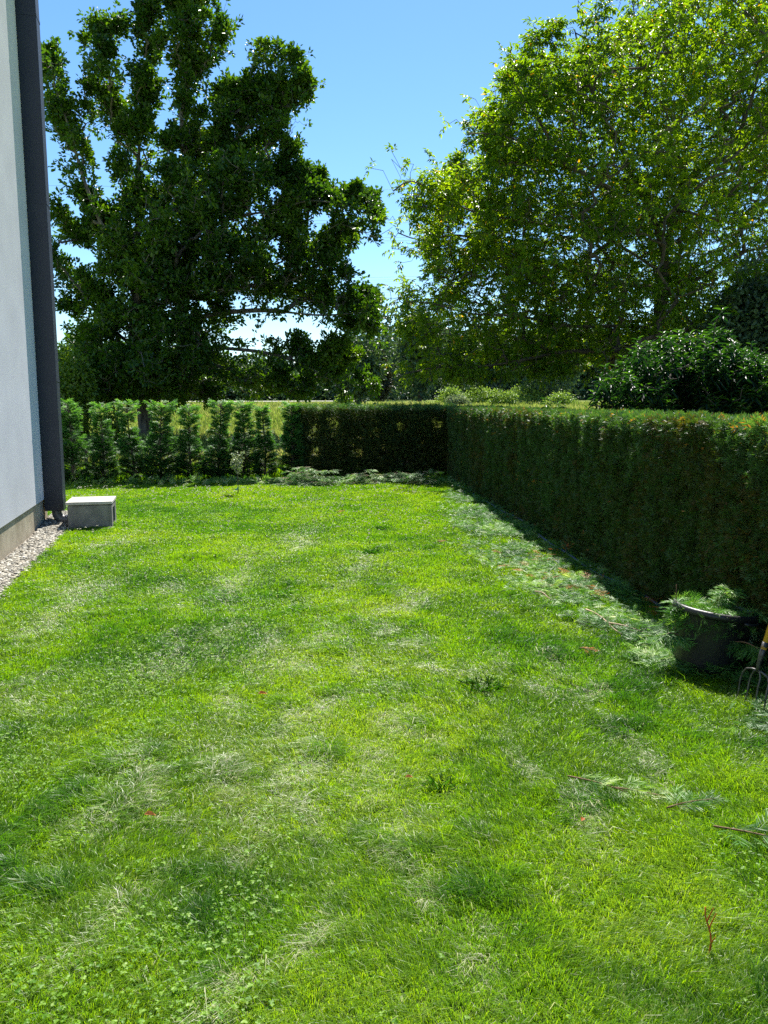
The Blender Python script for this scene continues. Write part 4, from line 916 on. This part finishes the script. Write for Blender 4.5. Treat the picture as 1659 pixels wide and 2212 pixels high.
sprigs = [(1540, 1800, .34, -.5, 'flat green fan-shaped cut sprig on the lawn at the lower right edge', 'cut sprig', 'clip', .35),
          (1225, 1690, .26, -.6, 'small feathery grey-green cut sprig lying on the middle right lawn', 'cut sprig', 'clip', .6),
          (1320, 1715, .22, -.4, 'thin pale cut sprig right of the feathery grey-green one', 'cut sprig', 'clip', .75),
          (1440, 1760, .24, .3, 'dark green cut sprig below the thin pale ones', 'cut sprig', 'clip', .15)]
for px, py, L_, a, lab, cat, mt, v_ in sprigs: sprig('cut_sprig', px, py, L_, a, lab, mt, cat, v_)
deads = [(1222, 1203, .16, 1.2, 'bright orange dead sprig standing up at the shadow edge of the hedge', .9),
         (1140, 1222, .20, .2, 'wide orange-brown dead sprig lying on the clippings', .0),
         (1085, 1205, .12, 2.2, 'small red-orange dead sprig left of the wide one', .1),
         (1205, 1280, .24, -.3, 'long orange dead sprig on the middle of the clippings', .0),
         (1262, 1292, .18, -.8, 'orange dead sprig close to the shadow, right of the long one', .1),
         (945, 1180, .10, .4, 'tiny orange dead sprig on the open lawn', .1),
         (725, 1113, .12, .2, 'tiny orange dead sprig on the far middle lawn', .1),
         (1252, 1415, .12, -.9, 'short brown dead sprig between lawn and clippings', .1)]
for px, py, L_, a, lab, up in deads: sprig('dead_sprig', px, py, L_, a, lab, 'dead', 'dead sprig', .5, 5, 'orange dead sprigs', up, .05)
sticks = [((1310, 1365), (1435, 1398), 'long pale stick on the clippings left of the tub'),
          ((1155, 1295), (1195, 1308), 'short brown stick at the edge of the clippings'),
          ((1265, 1335), (1345, 1385), 'thin brown stick across the clippings'),
          ((1527, 2080), (1533, 1965), 'orange upright cut twig standing in the lower right lawn')]
for k, (a, b, lab) in enumerate(sticks):
    A_ = np.array(G(*a)); B_ = np.array(G(*b))
    if k == 3: B_ = A_ + np.array([.008, .03, .17])
    else: A_[2] = .07; B_[2] = .06
    t = None; g = Geo(); tt = np.linspace(0, 1, 8)[:, None]
    pts = A_ + (B_ - A_) * tt + np.array([.01, .0, .01]) * np.sin(tt * 5)
    if k == 3: pts = pts - np.array([0, 0, .0])
    path_tube(g, pts, np.linspace(.006, .003, 8) * (.55 if k == 3 else 1), 6); m_ = 3
    j = pts[[2, 4, 5]]; tubes(g, j, j + nrm(rvec(3) + np.array([0, 0, .6])) * .05, .0025, .0012, 5)
    tag(g.build('cut_stick' , M['dead'] if k == 3 else M['stick'], None, True, origin=tuple(A_)), lab, 'stick')
# heaps of long cut branches at the far hedge
def heap(px, py, w, dpt, h, n, label, val=.38):
    x_, y_, _ = G(px, py); t = thing('branch_heap', (x_, y_, 0), label, 'heap of branches', 'heaps of cut branches below the far hedge')
    g = Geo(); gs = Geo(); a = rng.normal(size=n) * .5 + math.pi * (rng.random(n) < .75)
    ox = (rng.random(n) - .5) * w; oy = (rng.random(n) - .5) * dpt; hz = h * np.clip(1 - (2 * ox / w) ** 2, .15, 1) * np.clip(1 - (2 * oy / dpt) ** 2, .2, 1)
    z_ = .02 + hz * rng.random(n) ** .6
    B_ = np.stack([x_ + ox, y_ + oy, z_], 1); D_ = nrm(np.stack([np.cos(a), .5 * np.sin(a) - .15, .12 * rng.normal(size=n) - .05], 1))
    Lb = .16 + .2 * rng.random(n); tubes(gs, B_, B_ + D_ * Lb[:, None], .006, .002, 5)
    for f in np.linspace(.1, 1, 7):
        for sg in (-1, 1):
            s_ = nrm(np.cross(D_, np.array([0, 0, 1.])))
            dd = nrm(D_ * .9 + s_ * sg * .7 + np.array([0, 0, -.15]) + .2 * rng.normal(size=(n, 3)))
            fronds(g, B_ + D_ * (Lb * f)[:, None], dd, nrm(np.array([0, 0, 1.]) + .3 * rng.normal(size=(n, 3))), .11 + .05 * rng.random(n), np.clip(val + .2 * rng.normal(size=n), 0, 1), 6, .055, .7, .25)
    gs.build('stems', M['stick'], t); g.build('foliage', M['clip'], t)
heap(665, 1047, 1.0, .5, .34, 70, 'largest heap of cut conifer branches, pale green, below the left end of the dense hedge')
heap(785, 1045, .62, .4, .26, 38, 'flat heap of cut branches in the middle below the dense hedge', .5)
heap(850, 1042, .30, .3, .34, 24, 'small peaked heap of cut branches between the flat heap and the dark one', .6)
heap(908, 1046, .42, .4, .32, 34, 'dark bushy heap of cut branches nearest the hedge corner', .25)
heap(590, 1044, .5, .4, .12, 12, 'thin scattering of cut branches left of the largest heap', .45)
g = Geo(); n = 240; px = 140 + 430 * rng.random(n); X = []
for q in px: X.append(G(q, 1049 - 3 * rng.random())[:2])
X = np.array(X); litter_fronds(g, X[:, 0], X[:, 1] + .2 * rng.random(n), .05 + .06 * rng.random(n), .14 + .1 * rng.random(n), np.clip(.5 + .25 * rng.normal(size=n), 0, 1), .9, 6, .05)
tag(g.build('row_clippings', M['clip']), 'loose clippings along the foot of the young conifers', 'clippings', kind='stuff')

# weeds and tufts
def tuft(px, py, r, h, label, val=.05, n=120, name='weed_tuft', mat='grass', w=.004):
    x_, y_, _ = G(px, py); g = Geo(); a = rng.random(n) * 6.28; rr = r * rng.random(n) ** .6
    P = np.stack([x_ + np.cos(a) * rr * .5, y_ + np.sin(a) * rr * .5, np.full(n, .0)], 1)
    D_ = nrm(np.stack([np.cos(a) * .9, np.sin(a) * .9, .5 + .9 * rng.random(n)], 1))
    leaves(g, P, D_, nrm(rvec(n) + np.array([0, 0, 1.])), h * (.6 + .8 * rng.random(n)), w * (1 + rng.random(n)), np.clip(val + .06 * rng.normal(size=n), 0, 1), .2, .4)
    tag(g.build(name, M[mat], origin=(x_, y_, 0)), label, 'weed')
tuft(1042, 1490, .16, .065, 'dark grey-green tuft of coarse grass in the middle of the lawn', .06, 240, w=.004)
tuft(803, 1197, .10, .06, 'dark low tuft on the far middle lawn', .02, 120, w=.010)
tuft(826, 1144, .09, .05, 'small dark tuft furthest away on the lawn', .02, 90, w=.010)
tuft(1290, 1165 + 80, .01, .01, 'single broken grass tuft beside the clippings', .02, 6)
tuft(950, 1705, .07, .05, 'dark green hollow tuft right of the middle lawn', .02, 120, w=.004)
def pleaf(px, py, L_, label, val, ang):
    x_, y_, _ = G(px, py); g = Geo()
    leaves(g, np.array([[x_, y_, .05]]), np.array([[math.cos(ang), math.sin(ang), .15]]), np.array([[.1, -.3, 1.]]), L_, L_ * .5, val, .3, .3)
    tag(g.build('fallen_leaf', M['dead'], origin=(x_, y_, 0)), label, 'fallen leaf')
pleaf(312, 1785, .045, 'curled pale orange fallen leaf on the lower left lawn', .95, 0)
pleaf(558, 1517, .05, 'orange fallen leaf on the left middle lawn', .8, .2)
pleaf(1255, 1800, .035, 'small brown fallen leaf on the lower right lawn', .1, 1)
pleaf(875, 1703, .035, 'pale fallen leaf in the lower middle lawn', 1, .3)

# ------------------------------------------------------------------ tub, branches, fork, hose
M['tub'] = surf_mat('black_plastic', (0.012, 0.013, 0.013), (0.020, 0.021, 0.021), 8, .42, .15, 60, spec=.5)
tc_ = np.array([2.005, 4.80, 0.0])
tub = thing('garden_tub', tuple(tc_), 'black plastic tub full of cut branches in front of the hedge', 'tub')
def ribs(r, z, an):
    base_ = np.full_like(an, r)
    if .03 < z < .33 and r > .17: base_ = base_ + .006 * (np.maximum(0, np.cos(an * 9)) ** 6)
    return base_
g = Geo(); lathe(g, tc_, [(0.0, .0), (.180, 0), (.190, .01), (.195, .04), (.225, .33), (.230, .345)], 72, fx=ribs)
lathe(g, tc_, [(.221, .345), (.190, .03), (0.0, .02)], 72); g.build('body', M['tub'], tub, True)
g = Geo(); lathe(g, tc_, [(.221, .345), (.231, .335), (.245, .338), (.253, .348), (.254, .366), (.247, .378), (.234, .382), (.223, .376), (.221, .345)], 72); g.build('rim', M['tub'], tub, True)
for sg in (-1, 1):
    g = Geo(); hc = tc_ + np.array([sg * .25 * .5, -sg * .25 * .86, .34]); 
    tt = np.linspace(0, math.pi, 9); tg = np.array([.86, .5 * 1, 0]) ; 
    rd = np.array([sg * .5, -sg * .86, 0])
    pts = hc + tg * (np.cos(tt) * .06)[:, None] + rd * (np.sin(tt) * .03)[:, None]; path_tube(g, pts, .009, 8); g.build('handle', M['tub'], tub, True)
def tub_branch(ox, oy, d, L_, droop, label, n=9, val=.35, bare=0.0):
    n = int(n * 1.5)
    L_ *= 1.0; st0 = tc_ + np.array([ox, oy, .14]); t = thing('cut_branch', tuple(st0), label, 'branch', 'cut branches standing in the tub')
    d = np.array(d, float); d /= np.linalg.norm(d); tt = np.linspace(0, 1, 10)[:, None]
    h_ = np.array([d[0], d[1], 0]); h_ = h_ / max(np.linalg.norm(h_), .01)
    st = st0 + d * tt * L_ + (h_ * .5 - np.array([0, 0, 1])) * droop * L_ * tt ** 2.2
    g = Geo(); path_tube(g, st, np.linspace(.0065, .002, 10), 7); g.build('stem', M['twig'], t, True)
    g = Geo(); m_ = n * 4; f = np.repeat(np.linspace(.38 if not bare else .45, 1 - bare, n), 4)
    P = np.stack([np.interp(f, tt[:, 0], st[:, a_]) for a_ in range(3)], 1)
    a = rng.random(m_) * 6.28; s_ = np.stack([np.cos(a), np.sin(a), .1 + .0 * a], 1)
    D_ = nrm(nrm(st[-1] - st[-4]) * .5 + s_ * .8 + np.array([0, 0, -.2]))
    fronds(g, P, D_, nrm(np.array([0, 0, 1.]) + .4 * rng.normal(size=(m_, 3))), .075 + .05 * rng.random(m_), np.clip(val + .18 * rng.normal(size=m_), 0, 1), 6, .065, .6, .45)
    g.build('foliage', M['clip'], t)
tub_branch(-.19, .02, (-.02, 0, 1), .40, .02, 'bare upright cut stem at the left rim of the tub', 6, .35, .30)
tub_branch(-.10, .04, (.05, .1, 1), .33, .25, 'leafy upright branch just right of the bare stem in the tub', 12, .6)
tub_branch(-.15, -.06, (-.3, -.1, .9), .30, .6, 'low branch drooping over the left rim of the tub', 9, .4)
tub_branch(-.04, .04, (.14, -.05, 1), .56, .34, 'tallest arching branch in the tub, tip nodding to the right', 14, .45)
tub_branch(-.02, -.05, (.05, -.15, 1), .34, .2, 'short dense branch in the middle of the tub', 12, .4)
tub_branch(.06, .0, (.35, -.1, 1), .40, .35, 'branch leaning over the right side of the tub', 12, .5)
tub_branch(.12, .02, (.8, .0, .8), .44, .5, 'branch reaching furthest right out of the tub', 9, .7)
tub_branch(.04, -.12, (.25, -.5, .9), .34, .6, 'small branch hanging over the front rim of the tub', 7, .25)

# loose foliage filling the tub
g = Geo(); n = 700; rr = .20 * np.sqrt(rng.random(n)); a = rng.random(n) * 6.28
fronds(g, np.stack([tc_[0] + rr * np.cos(a), tc_[1] + rr * np.sin(a), tc_[2] + .28 + .07 * rng.random(n)], 1), nrm(rvec(n) + np.array([0, 0, .5])), rvec(n), .07 + .05 * rng.random(n), np.clip(.35 + .18 * rng.normal(size=n), 0, 1), 6, .045)
tag(g.build('clipping_fill', M['clip'], None, origin=tuple(tc_ + np.array([0, 0, .3]))), 'green hedge clippings filling the black tub to its rim', 'clippings', kind='stuff')
tub.rotation_euler = (R(-2), R(7), 0); tub.location.z = 0.012
M['ash'] = surf_mat('yellow_varnished_wood', (.60, .30, .03), (.75, .40, .06), 12, .35, .1, 40, spec=.5, stretch=(1, 1, .15))
M['steel'] = surf_mat('worn_steel', (.05, .05, .05), (.16, .15, .14), 25, .4, .2, 60, metal=.6)
tipL = np.array([1.930, 4.23, -.03]); tipR = np.array([1.985, 4.05, -.03]); mid_ = (tipL + tipR) / 2; sv = tipR - tipL; sv = sv / np.linalg.norm(sv)
upv = np.array([.27, .04, 1.0]); upv /= np.linalg.norm(upv)
fk = thing('garden_fork', tuple(mid_), 'four-tined garden fork with yellow wooden handle leaning on the hedge', 'garden fork')
neck = mid_ + np.array([.055, 0, .275])
for k, s_ in enumerate((-.098, -.034, .034, .098)):
    foot = mid_ + sv * s_ * 1.02; sh = mid_ + sv * s_ + np.array([.035, 0, .165])
    pts = [foot, mid_ + sv * s_ + np.array([.022, -.012, .09]), sh]
    if abs(s_) > .05:
        pts += [mid_ + sv * s_ * .96 + np.array([.045, 0, .205]), mid_ + sv * s_ * .78 + np.array([.05, 0, .232]), mid_ + sv * s_ * .4 + np.array([.052, 0, .243]), mid_ + np.array([.053, 0, .245])]
        rr = [.0025, .0045, .0055, .0055, .0055, .006, .007]
    else:
        pts += [mid_ + sv * s_ * .95 + np.array([.045, 0, .21]), mid_ + sv * s_ * .6 + np.array([.051, 0, .238]), mid_ + np.array([.053, 0, .246])]
        rr = [.0025, .0045, .0055, .0055, .006, .007]
    g = Geo(); path_tube(g, pts, rr, 8); g.build('tine', M['steel'], fk, True)
g = Geo(); path_tube(g, [mid_ + np.array([.053, 0, .240]), neck, neck + upv * .05, neck + upv * .13], [.011, .010, .015, .0175], 12); g.build('ferrule', M['steel'], fk, True)
g = Geo(); hb = neck + upv * .09; path_tube(g, [hb, hb + upv * .4, hb + upv * .8, hb + upv * 1.05], [.0165, .0165, .016, .015], 14); g.build('handle', M['ash'], fk, True)
g = Geo(); ht = hb + upv * 1.05; path_tube(g, [ht + np.array([0, .055, .02]), ht + np.array([0, -.055, .02])], .015, 10); g.build('grip', M['ash'], fk, True)
# flat hose along the hedge foot
g = Geo(); yy = np.linspace(3.2, 14, 60); xx = hface(yy) - .10 + .05 * np.sin(yy * 1.3) + .02 * np.sin(yy * 3.1)
zz = .022 + .012 * np.sin(yy * 2.1) ** 2
path_tube(g, np.stack([xx, yy, zz], 1), .013, 8)
tag(g.build('garden_hose', surf_mat('blue_grey_hose', (.05, .07, .10), (.08, .11, .15), 8, .45), None, True), 'dark blue-grey hose lying in the shade along the foot of the hedge', 'hose')

# ------------------------------------------------------------------ beyond the conifers: posts and fallen log, wires
for px, lab in ((187, 'short dark fence post nearer the downpipe, between two conifers'), (202, 'short dark fence post just right of its twin')):
    x_, y_, _ = PD(px, 1000, 17.9); g = Geo(); lathe(g, (x_, y_, -.05), [(0, 0), (.035, 0), (.034, .3), (.032, .60), (.02, .62), (0, .62)], 10)
    tag(g.build('fence_post', M['bark'], None, False, origin=(x_, y_, 0)), lab, 'post')
g = Geo(); a = np.array(PD(490, 962, 27)); b = np.array(PD(660, 960, 29)); a[2] = .10; b[2] = .14
tt = np.linspace(0, 1, 12)[:, None]; pts = a + (b - a) * tt + np.array([0, .15, .05]) * np.sin(tt * 7); path_tube(g, pts, np.linspace(.15, .07, 12), 10)
nb = 9; f = rng.random(nb); B_ = a + (b - a) * f[:, None]; tubes(g, B_, B_ + nrm(rvec(nb) * np.array([1, .6, .5]) + np.array([0, -.2, .4])) * .7, .035, .012, 6)
tag(g.build('fallen_log', M['logwood'], None, True, origin=tuple(a)), 'bleached fallen log with stubs in the meadow behind the conifers', 'log')
wires = [(401, 409), (485, 474), (490, 481), (521, 513), (527, 520), (615, 598), (620, 604), (627, 608), (631, 613), (641, 626), (646, 631), (652, 637), (657, 642)]
wnames = ['topmost power line crossing the gap of sky between the trees, alone above the rest', 'second highest power line crossing the sky gap', 'third highest power line, just under the second', 'fourth highest power line in the sky gap', 'fifth highest power line in the sky gap, lower one of its pair',
          'highest wire of the lower bundle of power lines', 'second wire of the lower bundle of power lines', 'third wire of the lower bundle of power lines', 'fourth wire of the lower bundle of power lines', 'fifth wire of the lower bundle, below a small space', 'sixth wire of the lower bundle of power lines', 'seventh wire of the lower bundle, second from the bottom', 'lowest wire of all the power lines']
wm = surf_mat('wire', (.10, .11, .13), (.14, .15, .17), 1, .6)
for (ya, yb_), lab in zip(wires, wnames):
    a = np.array(PD(100, ya, 300)); b = np.array(PD(860, yb_, 300)); d = (b - a) / 760
    A_ = a - d * 900; B_ = b + d * 900; tt = np.linspace(0, 1, 30)[:, None]
    pts = A_ + (B_ - A_) * tt
    g = Geo(); path_tube(g, pts, .045, 5); tag(g.build('power_line', wm, None, True, origin=tuple(pts[0])), lab, 'power line', 'power lines crossing the sky')
